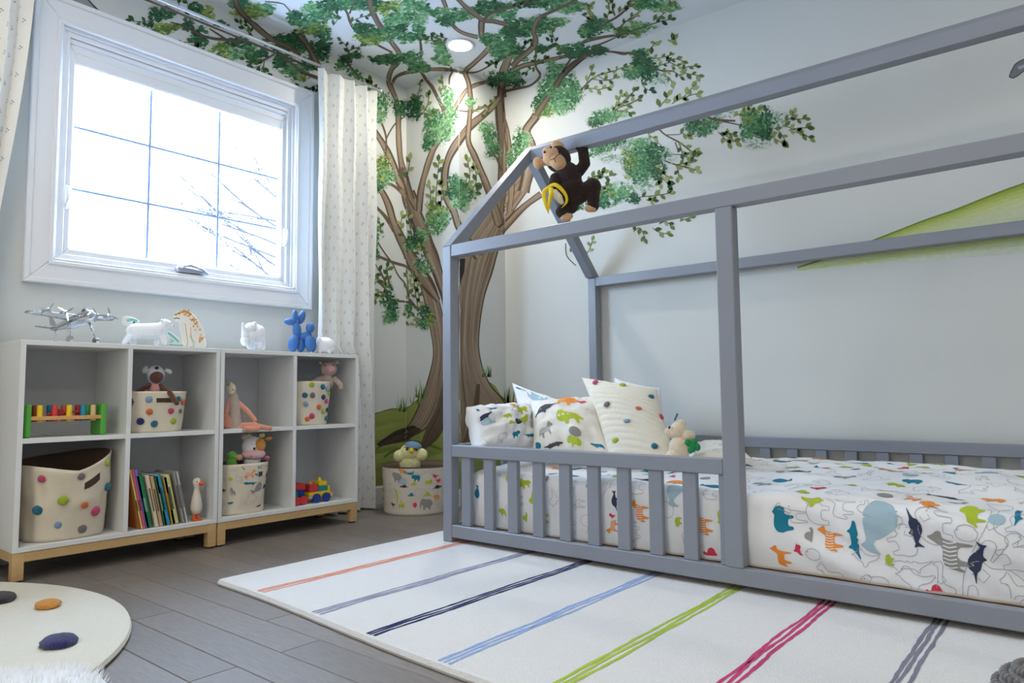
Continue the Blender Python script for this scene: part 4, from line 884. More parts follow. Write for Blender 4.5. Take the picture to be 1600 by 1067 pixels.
SPEC=[(1222,815,.10,pi/2,'hippo','teal',None,-1),(1222,872,.075,pi/2,'zebra','orange',None,-1),(1247,860,.042,-1.2,'bird','red',None,1),(1262,836,.045,pi/2,'snail','grey',None,-1),(1298,846,.085,pi/2,'zebra','orange','white',-1),
 (1329,845,.115,-pi/2+.05,'croc','teal',None,1),(1360,818,.155,-pi/2-.3,'whale','pale',None,1),(1388,877,.036,pi/2,'bear','lime',None,-1),(1429,832,.085,-pi/2+.1,'narwhal','navy',None,1),(1490,868,.125,pi/2,'zebra','grey','white',-1),
 (1529,873,.088,pi/2-.35,'narwhal','navy',None,1),(1460,921,.045,.1,'snail','red',None,1),(1100,822,.085,pi/2,'zebra','orange','white',-1),(1000,802,.09,pi/2,'zebra','orange','white',-1),(1108,862,.05,0,'snail','red',None,1),(1157,816,.085,pi/2,'narwhal','navy',None,-1),
 (1058,815,.04,pi/2,'bear','lime',None,1),(955,806,.03,0,'bird','red',None,1),(1045,765,.11,-pi/2,'whale','pale',None,1),(960,780,.06,pi/2,'narwhal','navy',None,1),(785,800,.05,0,'bear','lime',None,1),(820,755,.06,.3,'lion','lime',None,1)]
av=[]
for px,py,s,a,kd,ink,stp,fl in SPEC:
    u,v=pp(px,py); put(bm,duvP,kd,u,v,s,a,ink,1,ins,flip=fl,stripes=stp,cells=8); av.append((u,v,s*.55))
for px,py,s,a,kd,ink,stp in ((1450,785,.075,-pi/2,'lion','orange',None),(1517,802,.085,-pi/2-.1,'lion','lime',None),(1556,812,.045,0,'blob','pale',None),(1592,803,.07,-pi/2,'croc','teal',None),(1384,770,.07,.0,'croc','dark',None),(1278,764,.06,0,'bird','red',None),(1264,780,.07,.1,'bird','lime',None)):
    q=at(px,py,2,.318); u,v=q.x,q.y-2.221+.035
    if v<.03: u,v=pp(px,py)
    put(bm,duvP,kd,u,v,s,-a if a<0 else a,ink,1,ins,stripes=stp,cells=8,flip=-1); av.append((u,v,s*.55))
for px,py,s,a,kd in ((1275,800,.10,pi/2,'bear'),(1312,792,.10,pi/2,'zebra'),(1345,792,.05,pi/2,'snail'),(1412,850,.11,-1.2,'hippo'),(1460,825,.11,pi/2,'elephant'),(1482,925,.11,-.3,'giraffe'),(1560,925,.16,-.1,'elephant'),(1352,872,.075,0,'bird'),(1300,905,.09,0,'zebra'),(1370,915,.09,.1,'hippo'),(1240,810,.09,pi/2,'giraffe'),
    (1270,868,.05,0,'blob'),(1560,845,.14,-.5,'giraffe'),(1590,870,.12,-1.2,'hippo'),(1510,835,.06,0,'blob'),(1420,890,.12,.1,'croc'),(1430,905,.1,0,'bird'),(1600,930,.1,0,'zebra'),(1400,812,.05,-1,'snail'),(1600,835,.10,-1.2,'lion')):
    u,v=pp(px,py); put(bm,duvP,kd,u,v,s,a,'line',1,ins,outline=True,lw=.0016,flip=-1 if a>1 else 1); av.append((u,v,s*.5))
scatter(bm,duvP,UL+.05,-.93,-.19,.0,.095,.075,1,5,ins,ang=pi/2,avoid=av,cells=5,pfill=.35,lw=.0014)
scatter(bm,duvP,UL+.3,UR-.02,.05,1.0,.105,.085,1,8,ins,ang=-.2,avoid=av,cells=5,pfill=.55,angvar=1.2,lw=.0018)
duv=link('duvet',bm,[M_cot]+inkmats(),smooth=True,origin=(-1.06,2.7,.079)); tag(duv,'white duvet printed with coloured animals covering the bed mattress','duvet')

# ---------------------------------------------------------------- pillows
def pillow(name,label,TL,TR,BR,BL,bulge,seedn,printed=True,matc=None,cat='pillow',pitch=.10,size=.085,special=(),quilt=False,wr=.006,group=None,puff=.5,pfill=.5,ang0=0):
    TL,TR,BR,BL=[Vector(p) for p in (TL,TR,BR,BL)]
    W_=((TR-TL).length+(BR-BL).length)/2; H_=((TL-BL).length+(TR-BR).length)/2
    nrm=((TR-TL).cross(TL-BL)); nrm.normalize()
    if nrm.dot(Vector((0,0,CAMH))-TL)<0: nrm=-nrm
    def P(u,v,off=0,side=1):
        s,t=u/W_,v/H_; s=min(1,max(0,s)); t=min(1,max(0,t))
        # edges drawn in a little between the corners
        s2=s+ (0.5-s)*.10*sin(pi*t)*0.6; t2=t+(.5-t)*.10*sin(pi*s)*.6
        p=BL.lerp(BR,s2).lerp(TL.lerp(TR,s2),t2)
        b=(max(0,sin(pi*s))**puff)*(max(0,sin(pi*t))**puff); d=bulge*b
        d+=wr*fbm(u*13+seedn,v*13,seedn)*min(1,b*1.3)+wr*.8*noise.noise(Vector((u*30,v*6+seedn,side)))*(1-b)*min(1,b*4)
        if quilt: d+=.012*b*abs(sin(pi*(v+.22*u)/.034))**.6
        return p+nrm*(side*d+off*side+.0006*side)
    bm=B(); nu=nv=(100 if quilt else 64)
    for side in (1,-1):
        g=[[bm.verts.new(P(W_*i/nu,H_*j/nv,0,side)) for i in range(nu+1)] for j in range(nv+1)]
        for j in range(nv):
            for i in range(nu):
                q=(g[j][i],g[j][i+1],g[j+1][i+1],g[j+1][i]); bm.faces.new(q if side==1 else q[::-1])
    bmesh.ops.remove_doubles(bm,verts=bm.verts[:],dist=.0014); bmesh.ops.recalc_face_normals(bm,faces=bm.faces)
    mats=[matc or M_cot]
    if printed:
        mats+=inkmats(); inn=lambda u,v: .015<u<W_-.015 and .015<v<H_-.015
        av=[]
        for u,v,s,a,kd,ink,stp,fl in special: put(bm,P,kd,u*W_,v*H_,s,a,ink,1,inn,flip=fl,stripes=stp,cells=6); av.append((u*W_,v*H_,s*.55))
        scatter(bm,P,.0,W_,.0,H_,pitch,size,1,seedn,inn,avoid=av,cells=5,pfill=pfill,lw=.0016,ang=ang0)
    o=link(name,bm,mats,smooth=True,origin=BL); tag(o,label,cat,group); return o,P,W_,H_
A=at
pillow('pillow','white animal print pillow nearest the bed post at the head corner',A(728,636,0,-2.035),A(834,628,0,-2.005),A(838,706,0,-1.90),A(744,704,0,-1.955),.085,3,group='printed pillows',wr=.028,puff=.34,size=.07,pitch=.09,
  special=[(.10,.66,.06,.5,'narwhal','navy',None,1),(.62,.74,.075,.3,'lion','lime',None,1),(.38,.60,.04,0,'bear','lime',None,1),(.50,.44,.05,.2,'blob','navy',None,1),(.50,.86,.04,0,'bird','orange',None,1),(.88,.14,.05,0,'snail','red',None,1)])
pillow('pillow','printed pillow behind, its teal-tipped corner pointing up to the left',A(800,598,1,2.80),A(912,636,1,2.86),A(905,700,1,2.74),A(818,700,1,2.66),.05,11,group='printed pillows',wr=.014,pfill=.3,
  special=[(.12,.93,.06,-.1,'whale','teal',None,1),(.42,.80,.16,-.35,'whale','pale',None,1)])
pillow('pillow','cream printed pillow with a lime lion, left of the quilted cushion',A(829,627,1,2.50),A(930,619,1,2.62),A(957,716,1,2.42),A(832,714,1,2.33),.075,7,matc=mat('cream_cotton',(228,224,214),.85,bump=.06,bscale=500,sheen=.2),group='printed pillows',wr=.015,pfill=.25,
  special=[(.20,.68,.12,.6,'narwhal','dark',None,-1),(.56,.84,.11,-.15,'bear','orange',None,-1),(.60,.48,.13,.1,'lion','lime',None,1),(.20,.30,.09,.2,'zebra','grey','white',-1),(.62,.22,.06,0,'blob','grey',None,1),(.92,.10,.09,0,'croc','teal',None,1),(.3,.07,.09,.2,'croc','dark',None,-1)])
pillow('pillow','white pillow peeking out behind the quilted pompom cushion',A(960,590,1,3.02),A(1032,606,1,3.08),A(1046,700,1,2.96),A(955,700,1,2.92),.05,17,group='printed pillows',wr=.008,pfill=.4,size=.06,special=[(.72,.86,.07,-.6,'narwhal','navy',None,1),(.88,.72,.05,-.5,'blob','grey',None,1)])
M_quilt=mat('cream_quilt',(228,222,206),.9,bump=.08,bscale=400,sheen=.2)
cu,cP,cW,cH=pillow('cushion','square cream quilted cushion with coloured felt pompoms on the bed',A(909,590,1,2.66),A(1026,608,1,2.72),A(1060,722,1,2.46),A(956,728,1,2.38),.06,23,printed=False,matc=M_quilt,cat='cushion',quilt=True,wr=.003,puff=.45)
ORG[cu]=A(956,728,1,2.38)
def on_pil(P,W_,H_,u,v,r,col,parent,seed):
    p=P(u*W_,v*H_,.004); d1=P((u+.02)*W_,v*H_)-P((u-.02)*W_,v*H_); d2=P(u*W_,(v+.02)*H_)-P(u*W_,(v-.02)*H_); n=d1.cross(d2).normalized()
    if n.dot(Vector((0,0,CAMH))-p)<0: n=-n
    return pompom(parent,p,r,felt(col),.45,n,seed=seed)
cuE=cu
for k,(u,v,col) in enumerate(((.16,.90,'pink'),(.54,.90,'lime'),(.90,.78,'teal'),(.20,.56,'grey'),(.66,.52,'orange'),(.16,.18,'lime'),(.72,.10,'teal'),(.975,.52,'pink'),(.42,.34,'sky'))):
    on_pil(cP,cW,cH,u,v,.0135 if col!='grey' else .015,col,cu,k)
# white printed cloth folded beside the plush
pillow('baby_blanket','rumpled cream blanket folded low on the duvet right of the lamb toy',A(1090,690,1,2.66),A(1150,697,1,2.78),A(1175,716,1,2.52),A(1080,716,1,2.46),.035,31,printed=True,cat='blanket',wr=.008,pfill=.2,size=.06,pitch=.08,matc=mat('cream_cotton',(228,224,214)))
# ---------------------------------------------------------------- baskets
M_can=mat('natural_canvas',(222,210,188),.9,var=.04,scale=12,bump=.15,bscale=220)
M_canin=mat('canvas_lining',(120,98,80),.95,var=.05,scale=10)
def basket(name,label,C,w0,d0,w1,d1,h,uk=1.5,ph0=0,sag=0,ovals=2.6,seedn=0,handle=None,printed=False,matc=None,lean=(0,0),group=None,wr=.004,tilt=0,warp=None):
    """soft fabric bin: rounded-rectangle section growing from (w0,d0) to (w1,d1); front faces the room (+X), width along Y"""
    C=Vector(C); per=1.0
    def sec(a,w,d):
        c_,s_=cos(a),sin(a); e=2/ovals; return Vector((d/2*(abs(c_)**e)*(1 if c_>=0 else -1), w/2*(abs(s_)**e)*(1 if s_>=0 else -1),0))
    # angle lookup so that u runs in metres round the front
    def P(u,v,off=0):
        W_=(w0+w1)/2; a=u/W_*uk+ph0; t=v/h; w=w0+(w1-w0)*t; d=d0+(d1-d0)*t
        p=sec(a,w,d); n=Vector((cos(a)/d,sin(a)/w,0)).normalized()
        z=v*(1-0)+ (sag*t*(-(1-abs(sin(a)))**1.2) if cos(a)>0 else 0) + tilt*t*sin(a)
        f=wr*(fbm(u*9+seedn,v*9,seedn)*min(1,t*3)+.6*noise.noise(Vector((u*22,v*7,seedn))))*(1 if t<.97 else .5)
        q=C+p+n*(f+off)+Vector((lean[0]*t*t,lean[1]*t*t,z))
        if warp: q=q+warp(a,t)
        return q
    W_=(w0+w1)/2; full=2*pi/uk*W_
    root=thing(name,label,'basket',C,group)
    bm=B(); nu,nv=72,20; g=[[bm.verts.new(P(full*i/nu,h*j/nv)) for i in range(nu)] for j in range(nv+1)]
    def inh(i,j):
        if not handle: return False
        u=full*(i+.5)/nu; u=u-full if u>full/2 else u; v=h*(j+.5)/nv; hu,hv,hw,hh,hs=handle
        return abs(u-hu)<hw/2 and abs(v-hv-hs*(u-hu))<hh/2
    # closed wall, no hole cut; a dark patch is laid over it for the handle
    for j in range(nv):
        for i in range(nu):
            f=(g[j][i],g[j][(i+1)%nu],g[j+1][(i+1)%nu],g[j+1][i]); bm.faces.new(f)
    b0=bm.faces.new(g[0][::-1])
    gi=[[bm.verts.new(P(full*i/nu,h*j/nv,-.004)) for i in range(nu)] for j in range(nv,0,-2)]
    for i in range(nu): f=bm.faces.new((g[nv][i],g[nv][(i+1)%nu],gi[0][(i+1)%nu],gi[0][i]))
    for k in range(len(gi)-1):
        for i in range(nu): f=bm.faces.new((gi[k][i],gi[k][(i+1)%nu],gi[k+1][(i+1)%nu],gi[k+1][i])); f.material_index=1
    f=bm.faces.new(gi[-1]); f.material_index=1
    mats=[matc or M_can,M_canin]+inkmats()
    if printed:
        scatter(bm,P,-full*.30,full*.30,.03,h-.01,printed[1],printed[2],2,seedn,lambda u,v:.01<v<h-.012,cells=4,pfill=.42,lw=.0014,avoid=[(a,b_,c_*.5) for a,b_,c_,*_ in printed[0]])
        for u,v,s,a,kd,ink,stp,fl in printed[0]: put(bm,P,kd,u,v,s,a,ink,2,lambda u,v:.005<v<h-.004,flip=fl,stripes=stp,cells=6)
    link('bag',bm,mats,root,smooth=True)
    if handle:
        hu,hv,hw,hh,hs=handle; bm=B(); n=8
        for i in range(n):
            u0=hu-hw/2+hw*i/n;u1=u0+hw/n
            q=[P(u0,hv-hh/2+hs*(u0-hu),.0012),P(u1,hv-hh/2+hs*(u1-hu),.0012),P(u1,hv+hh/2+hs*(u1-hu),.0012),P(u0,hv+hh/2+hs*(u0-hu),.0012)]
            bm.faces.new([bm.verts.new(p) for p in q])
        link('hole_patch',bm,mat('hole_shade',(74,60,48),.95),root)  # shade of the uncut handle hole, put into the patch colour
        bm=B(); tube(bm,[P(hu-hw/2,hv-hh/2-hs*hw/2,.002),P(hu+hw/2,hv-hh/2+hs*hw/2,.002),P(hu+hw/2,hv+hh/2+hs*hw/2,.002),P(hu-hw/2,hv+hh/2-hs*hw/2,.002),P(hu-hw/2,hv-hh/2-hs*hw/2,.002)],.0014,seg=6); link('handle_stitching',bm,matc or M_can,root)
    return root,P,full
def pom(root,P,u,v,r,col,seed,sx=1):
    p=P(u,v,.003); n=(P(u+.004,v)-P(u-.004,v)).cross(P(u,v+.004)-P(u,v-.004)).normalized()
    c=ORG[root]
    if n.dot(p-Vector((c.x,c.y,p.z)))<0: n=-n
    pompom(root,p,r*1.12,felt(col),.5,n,seed=seed,sx=sx)
# large basket, bottom left cell
b1,P1,F1=basket('pompom_basket','large cream canvas basket with pompoms slumping in the bottom left cell',(-2.995,1.000,.1185),.262,.23,.300,.255,.290,sag=.045,seedn=1,handle=(.048,.222,.066,.032,.25),wr=.008,tilt=.020,warp=lambda a,t:Vector((.03*t*cos(a),.0,0)),group='canvas pompom baskets')
for u,v,c_,r in ((-.135,.245,'pink',.013),(.005,.262,'grey',.012),(.135,.262,'lime',.012),(-.040,.165,'lime',.016),(.022,.135,'orange',.012),(.150,.170,'teal',.015),(-.150,.125,'teal',.016),(.080,.095,'pink',.017),(-.050,.065,'sky',.013),(.026,.035,'grey',.014)): pom(b1,P1,u,v,r,c_,int(u*999))
# small basket with cuddly doll, upper cell
b2,P2,F2=basket('pompom_basket','small cream pompom basket with a brown-faced doll sitting in it',(-2.972,1.305,.4858),.215,.175,.256,.20,.162,seedn=2,handle=(.014,.126,.070,.020,0),wr=.003,group='canvas pompom baskets')
for u,v,c_,r in ((-.052,.130,'sky',.012),(.066,.130,'teal',.0115),(.112,.118,'orange',.012),(-.050,.082,'orange',.0115),(.030,.083,'pink',.0115),(.092,.082,'grey',.009),(-.098,.045,'navy',.013),(-.026,.034,'teal',.0125),(.050,.042,'lime',.012)): pom(b2,P2,u,v,r,c_,int(u*999))
# basket with striped plush, upper right cell
b3,P3,F3=basket('pompom_basket','tall cream pompom basket with a striped plush in the upper right cell',(-2.965,2.032,.4858),.18,.17,.225,.19,.208,seedn=3,wr=.004,lean=(0,.0),group='canvas pompom baskets')
for u,v,c_,r in ((-.030,.192,'lime',.013),(.022,.182,'teal',.013),(.060,.172,'sky',.012),(-.025,.142,'grey',.013),(.030,.132,'navy',.012),(.062,.112,'pink',.011),(.004,.086,'orange',.012),(.040,.066,'lime',.0125),(-.028,.044,'pink',.013),(-.075,.142,'teal',.012),(-.070,.10,'sky',.011),(.085,.15,'lime',.010),(.085,.07,'navy',.011),(.075,.03,'teal',.011),(-.06,.03,'orange',.011)): pom(b3,P3,u,v,r,c_,int(u*999))
# printed basket with the cow
b4,P4,F4=basket('printed_basket','animal print fabric basket holding a plush cow in a lower cell',(-2.965,1.682,.1178),.215,.18,.240,.20,.215,seedn=4,handle=(.052,.165,.040,.024,0),wr=.006,lean=(0,.004),printed=([(-.004,.166,.05,.05,'zebra','orange','white',-1),(.03,.166,.035,0,'bird','teal',None,-1),(.002,.126,.055,-.1,'croc','teal',None,1),(.042,.100,.070,.5,'whale','grey',None,-1),(-.098,.155,.035,0,'lion','lime',None,1),(-.08,.10,.05,0,'elephant','grey',None,1),(.06,.025,.04,.2,'croc','dark',None,1)],.060,.052),group='printed baskets')
# big printed drum basket on the floor
M_can2=mat('printed_canvas',(216,206,190),.9,var=.03,scale=10,bump=.1,bscale=220)
b5,P5,F5=basket('printed_basket','round animal print storage basket on the floor by the bed with a plush duck',(-2.885,2.685,.001),.355,.355,.375,.375,.246,uk=2.0,ph0=-.87,ovals=2.0,seedn=5,wr=.003,matc=M_can2,printed=([(-.085,.196,.070,0,'elephant','grey',None,1),(.02,.195,.058,0,'hippo','teal',None,1),(.12,.20,.04,0,'bird','red',None,1),(-.05,.150,.040,.1,'narwhal','dark',None,-1),(-.01,.110,.035,0,'snail','teal',None,1),(.075,.110,.040,0,'snail','lime',None,1),(.075,.055,.080,0,'elephant','grey',None,1),(.012,.055,.03,pi/2,'blob','red',None,1),(-.065,.05,.045,0,'lion','lime',None,-1),(-.115,.055,.035,0,'bird','dark',None,1),(-.07,.09,.08,0,'giraffe','lime',None,1),(.14,.14,.05,0,'narwhal','navy',None,1),(.13,.09,.045,0,'bear','orange',None,1),(-.055,.232,.045,0,'bear','orange',None,1)],.070,.062),group='printed baskets')
bm=B(); tube(bm,[P5(F5*i/60,.246,0) for i in range(61)],.0035,seg=6,closed_ends=False); link('rim_piping',bm,mat('dark_piping',(60,62,70),.8),b5,smooth=True)

# ---------------------------------------------------------------- plush toys
M_black=mat('black_bead',(22,20,22),.25)
def plush(name,label,fr,prims,mats,voxel,cat='soft toy',base=None,extras=()):
    o=base if base is not None else fr.O
    root=thing(name,label,cat,o); me=fused(prims,voxel)
    link('body',me,mats,root,smooth=True)
    for nm,m,items in extras: extra(nm,root,m,items)
    return root
def fm(name,c,**k): return mat(name,c,.95,bump=.6,bscale=180,sheen=.35,var=.08,scale=50,**k)
# monkey hanging under the ridge
M_mk=mat('brown_plush',(40,20,17),.95,bump=.6,bscale=180,sheen=.12,var=.1,scale=50); M_tan=fm('tan_plush',(214,166,120)); M_ban=mat('yellow_felt',(236,202,30),.85,bump=.2,bscale=200); M_cream=fm('cream_plush',(236,224,190))
F=Frame(885,285,1,2.655)
e,c=F.e,F.c
mk=plush('monkey_toy','brown plush monkey hanging by one arm from the ridge beam of the bed',F,[
 e(873,248,20,21,17,mi=0),e(863,246,14,15,13,off=8,mi=1),e(872,256,14,11.5,11,off=13,ang=-40,mi=1),e(857,238,9,8,8,off=9,mi=1),
 e(872,226,11,8,5,off=2,ang=-20,mi=1),e(841,253,8,10,5,off=2,ang=10,mi=1),c((848,252,0),(856,250,0),6,6,1),
 e(888,278,21,26,18,ang=10),e(892,300,23,26,20),e(888,322,16,14,14),
 c((905,268,0),(914,256,0),9,9),c((914,256,0),(912,234,-4),9,8.5),c((912,236,-4),(909,230,-8),8,7),
 c((868,280,6),(864,297,10),9,8.5),c((864,297,10),(874,312,14),8,7),
 c((904,308,4),(925,296,8),13,14),c((925,296,8),(926,322,10),13,9),c((926,322,10),(925,327,11),9,9.5),e(922,331,10,6,7,off=13,mi=1),
 c((884,322,4),(876,334,10),11,9),e(878,339,9,6,8,off=12,mi=0),e(885,344,10,6,6,off=15,ang=15,mi=1)],[M_mk,M_tan],.0036,
 extras=(('eye',M_black,[e(862,234,1.9,1.9,1.6,off=17.5)]),('eye',M_black,[e(852,241.5,1.9,1.9,1.6,off=18)]),('smile_stitch',M_mk,[c((872,249,25),(867,255,26),.5,.5),c((867,255,26),(861,256,23),.5,.5),c((872,249,25),(878,246,22),.5,.5),c((867,255,26),(869,261,25),.5,.5)]),
  ('wrist_strap',M_black,[c((906,229,-2),(938,220,-2),1.4,1.2),c((900,231,0),(912,229,0),2,1.6)])))
# hand strap rests against the ridge; the banana is held in the other hand
bn=thing('banana_toy','peeled felt banana held by the plush monkey','toy',F.p(866,310,16))
bm=B(); tube(bm,[F.p(859,305,24),F.p(866,309,27),F.p(873,317,27),F.p(879,326,25)],[.010,.020,.019,.008],seg=14); link('fruit',bm,M_cream,bn,smooth=True)
for pts,w in (([(854,300,20),(868,296,26),(882,310,28),(885,322,26),(877,332,24)],.0085),([(862,299,22),(851,306,24),(852,320,26),(857,340,24)],.010),([(857,300,18),(863,306,30),(860,318,32),(857,338,26)],.010)):
    bm=B(); Q=spline([tuple(F.p(*p)) for p in pts],.004); nq=len(Q); tube(bm,Q,[max(.0015,w*(.55+.6*sin(pi*min(1,i/nq*1.15))))*(1 if i<nq*.8 else max(.2,(nq-i)/(nq*.2))) for i in range(nq)],seg=10); link('peel',bm,M_ban,bn,smooth=True)
# lamb with green frog patch, on the bed
M_lamb=fm('ivory_plush',(230,212,184)); M_green=mat('green_felt',(24,140,74),.8,bump=.3,bscale=200)
F=Frame(1062,690,1,2.44); e,c=F.e,F.c
plush('lamb_toy','cream plush toy with a droopy ear sitting against the quilted cushion',F,[e(1062,700,17,20,16),e(1052,712,12,10,12,off=6),e(1060,672,13,13,12,off=2),e(1075,680,11,9,10,off=6),e(1047,676,8,9,5,ang=30),e(1065,662,8,7,7),e(1073,698,9,12,9,off=6)],[M_lamb],.0030,
 extras=(('eye',M_black,[e(1047,667.5,1.6,2.6,1.6,off=10,ang=-30)]),('tag_loop',mat('teal_ribbon',(20,112,110),.6),[c((1055,657,4),(1060,646,4),1.2,1.6)])))
tf=thing('clover_toy','small green felt clover toy held by the cream lamb','toy',F.p(1080,694,20))
for k,(x,y,rx,ry) in enumerate(((1074,690,5,5),(1084,688,5,5),(1088,697,5,6),(1078,701,5,6),(1081,694,6,6))): extra('leaf',tf,M_green,[e(x,y,rx,ry,3.5,off=18)])
# doll in the small basket
F=Frame(243,600,0,-2.93); e,c=F.e,F.c
M_doll=fm('brown_knit',(96,56,46)); M_hat=fm('grey_white_fleece',(196,198,204)); 
plush('doll','brown knitted doll in a grey bonnet, arms over the basket edge',F,[e(243,586,13,15,12,mi=1),e(244,589,10,10,9,off=6,mi=0),e(228,578,4,7,3,mi=1,ang=-20),e(261,580,6,3.5,3,mi=1,ang=-30),e(243,608,10,12,9,mi=2),
 c((234,602,4),(219,612,12),4,4),c((219,612,12),(209,632,26),4,3.6),c((250,603,4),(262,612,14),4,4.2),c((262,612,14),(273,630,26),4.2,3.8)],[M_doll,M_hat,mat('pink_cotton',(214,150,150),.9)],.0019,
 extras=(('nose',M_black,[e(244,575,3.2,2.6,2,off=11)]),))
# striped long-legged plush
F=Frame(365,670,0,-2.915); e,c=F.e,F.c
M_sal=fm('salmon_plush',(222,152,128)); 
M_str=mat('striped_jersey',(214,190,176),.9); nt=M_str.node_tree; b_=nt.nodes['Principled BSDF']
wv=nt.nodes.new('ShaderNodeTexWave'); wv.bands_direction='Z'; wv.inputs['Scale'].default_value=55; wv.inputs['Distortion'].default_value=.4; tc=nt.nodes.new('ShaderNodeTexCoord'); nt.links.new(tc.outputs['Object'],wv.inputs['Vector'])
rp=nt.nodes.new('ShaderNodeValToRGB'); rp.color_ramp.elements[0].position=.42; rp.color_ramp.elements[0].color=(*lin((96,72,70)),1); rp.color_ramp.elements[1].position=.55; rp.color_ramp.elements[1].color=(*lin((226,206,190)),1)
nt.links.new(wv.outputs['Fac'],rp.inputs[0]); nt.links.new(rp.outputs[0],b_.inputs['Base Color'])
plush('doll','long-legged plush in a striped top leaning on the cell wall',F,[e(361,608,6.5,9,6,mi=2),c((361,613,0),(360,600,0),6,3,2),c((364,622,2),(368,660,2),8,11,1),e(356,660,9,12,8,off=4,mi=0),
 c((369,628,2),(384,642,4),4.4,4.2,0),c((384,642,4),(396,657,8),4.2,3.6,0),c((366,666,4),(392,664,10),5,4.5,0),c((392,664,10),(418,670,16),4.5,3.8,0),c((362,671,8),(384,672,14),5,4,1),c((384,670,14),(400,670,18),4.4,4,0),
 c((358,625,4),(352,650,6),4,4,0)],[M_sal,M_str,M_lamb],.0019,extras=(('hat_tip',fm('sage_knit',(150,152,120)),[c((357,602,0),(354,592,-3),4,1.2)]),('eye',M_black,[e(363,609,.8,1,.8,off=6)])))
# striped pig plush in the tall basket
F=Frame(513,590,0,-2.93); e,c=F.e,F.c
plush('doll','grey and pink striped plush piglet peeking over its tall basket',F,[e(513,577,13,12,11,mi=0),e(516,577,6.5,6,5,off=9,mi=1),e(501,567,3.5,3,3,mi=0),e(526,566,3.5,3,3,mi=0),e(511,597,11,12,9,mi=0),c((502,592,2),(487,600,8),4.5,4.5,0),c((523,592,2),(531,601,8),4.5,4.5,0),e(532,606,4,5,4,off=10,mi=0)],[M_str,fm('pink_plush',(226,160,170))],.0019,extras=(('eye',M_black,[e(508,571,1,1,1,off=10)]),('eye',M_black,[e(520,571,1,1,1,off=10)])))
# plush cow
F=Frame(394,712,0,-2.94); e,c=F.e,F.c
M_wp=fm('white_plush',(240,236,236)); M_pk=fm('pale_pink_plush',(236,190,196)); M_or=fm('ochre_plush',(214,150,60))
plush('cow_toy','plush cow head with one ochre eye patch and pink muzzle above its basket',F,[e(394,697,16,16,14,mi=0),e(396,709,18,9,12,off=6,mi=1),e(406,695,8,10,8,off=9,mi=2),e(394,720,13,14,11,mi=0),e(382,683,5,4,3,mi=1,ang=30),e(418,686,6,3,3,mi=2,ang=10),e(389,681,4,3.5,3,mi=3),e(408,681,4.5,4,3,mi=3)],[M_wp,M_pk,M_or,fm('yellow_plush',(230,206,120))],.0020,
 extras=(('eye',M_black,[e(397,700,1.8,2.1,1.4,off=16)]),('nostril',fm('rose_plush',(210,96,130)),[e(393,711,1.2,1,1,off=18)]),('bow',fm('rose_plush',(210,96,130)),[e(416,715,4,3,3,off=12)])))
F=Frame(361,712,0,-2.95); e,c=F.e,F.c
plush('caterpillar_toy','lime green ball-shaped plush tucked beside the cow in its basket',F,[e(362,712,8,7,7,mi=0),e(373,715,5,5,5,off=3,mi=1),e(362,724,8,10,7,mi=0)],[fm('lime_plush',(120,196,72)),fm('peach_plush',(232,178,140))],.0020)
# duck in a cap, floor basket
F=Frame(641,712,1,2.66); e,c=F.e,F.c
M_duck=fm('pale_yellow_plush',(226,222,160))
dk=plush('duck_toy','pale yellow plush duck with a blue cap in the round floor basket',F,[e(641,707,17,14,14),e(625,712,10,10,9,off=2),e(657,711,11,11,10,off=2),e(641,724,17,14,13)],[M_duck],.0028,
 extras=(('eye',M_black,[e(636,701,1.8,1.8,1.5,off=13)]),('eye',M_black,[e(650,702,1.8,1.8,1.5,off=13)]),('brow',M_black,[c((631,697.5,12),(638,698.5,13.5),.5,.5),c((648,699.5,13.5),(656,699,12),.5,.5)]),('bill',M_ban,[e(643,703,3.5,5,4,off=14)])))
bm=B(); m_=Matrix.Translation(F.p(645,698,-1))@F.R.to_4x4()@Matrix.Rotation(radians(-8),4,'Z')
r0=bmesh.ops.create_uvsphere(bm,u_segments=20,v_segments=12,radius=1)['verts']
for v in r0:
    v.co=Vector((v.co.x*14*F.s,max(v.co.y,-.02)*8.5*F.s,v.co.z*13*F.s))
bmesh.ops.transform(bm,matrix=m_,verts=r0); box(bm,(-10*F.s,-1*F.s,8*F.s),(10*F.s,.6*F.s,17*F.s),.002,M=m_); link('cap',bm,mat('denim_blue',(112,138,168),.9,bump=.2,bscale=200),dk,smooth=True)

# ---------------------------------------------------------------- peg bench toy
M_gr=mat('green_paint',(86,170,62),.45); M_bwood=mat('toy_beech',(214,160,96),.5,var=.1,scale=14,stretch=(6,1,6))
pb=thing('peg_bench','wooden hammer toy bench with green ends and coloured pegs','toy',(-2.93,.97,.4856))
for y in (.838,1.083): bx('end_board',(-2.985,y,.4856),(-2.880,y+.020,.603),M_gr,pb,.005)
bx('top_board',(-2.982,.856,.546),(-2.884,1.085,.560),M_bwood,pb,.002)
PCOL=[('brown',(150,66,34)),('yellow',(236,200,20)),('blue',(24,104,146)),('red',(206,56,56)),('rust',(190,80,40)),('crimson',(160,30,50)),('aqua',(18,134,166)),('beech',(214,180,130)),('green',(60,150,60))]
PM={n:mat('peg_'+n,c_,.45) for n,c_ in PCOL}
for y,cf,cb in ((.888,'yellow','brown'),(.935,'red','blue'),(.982,'yellow','rust'),(1.028,'aqua','crimson'),(1.062,'beech','green')):
    for x,cc in ((-2.903,cf),(-2.955,cb)):
        bm=B(); lathe(bm,[(.0001,.540),(.0095,.540),(.0095,.596),(.008,.599),(.0001,.5992)],(x,y,0),seg=14); link('peg',bm,PM[cc],pb,smooth=.7)
hm=thing('toy_mallet','red wooden toy mallet lying between the pegs of the bench','toy',(-2.93,.96,.5602))
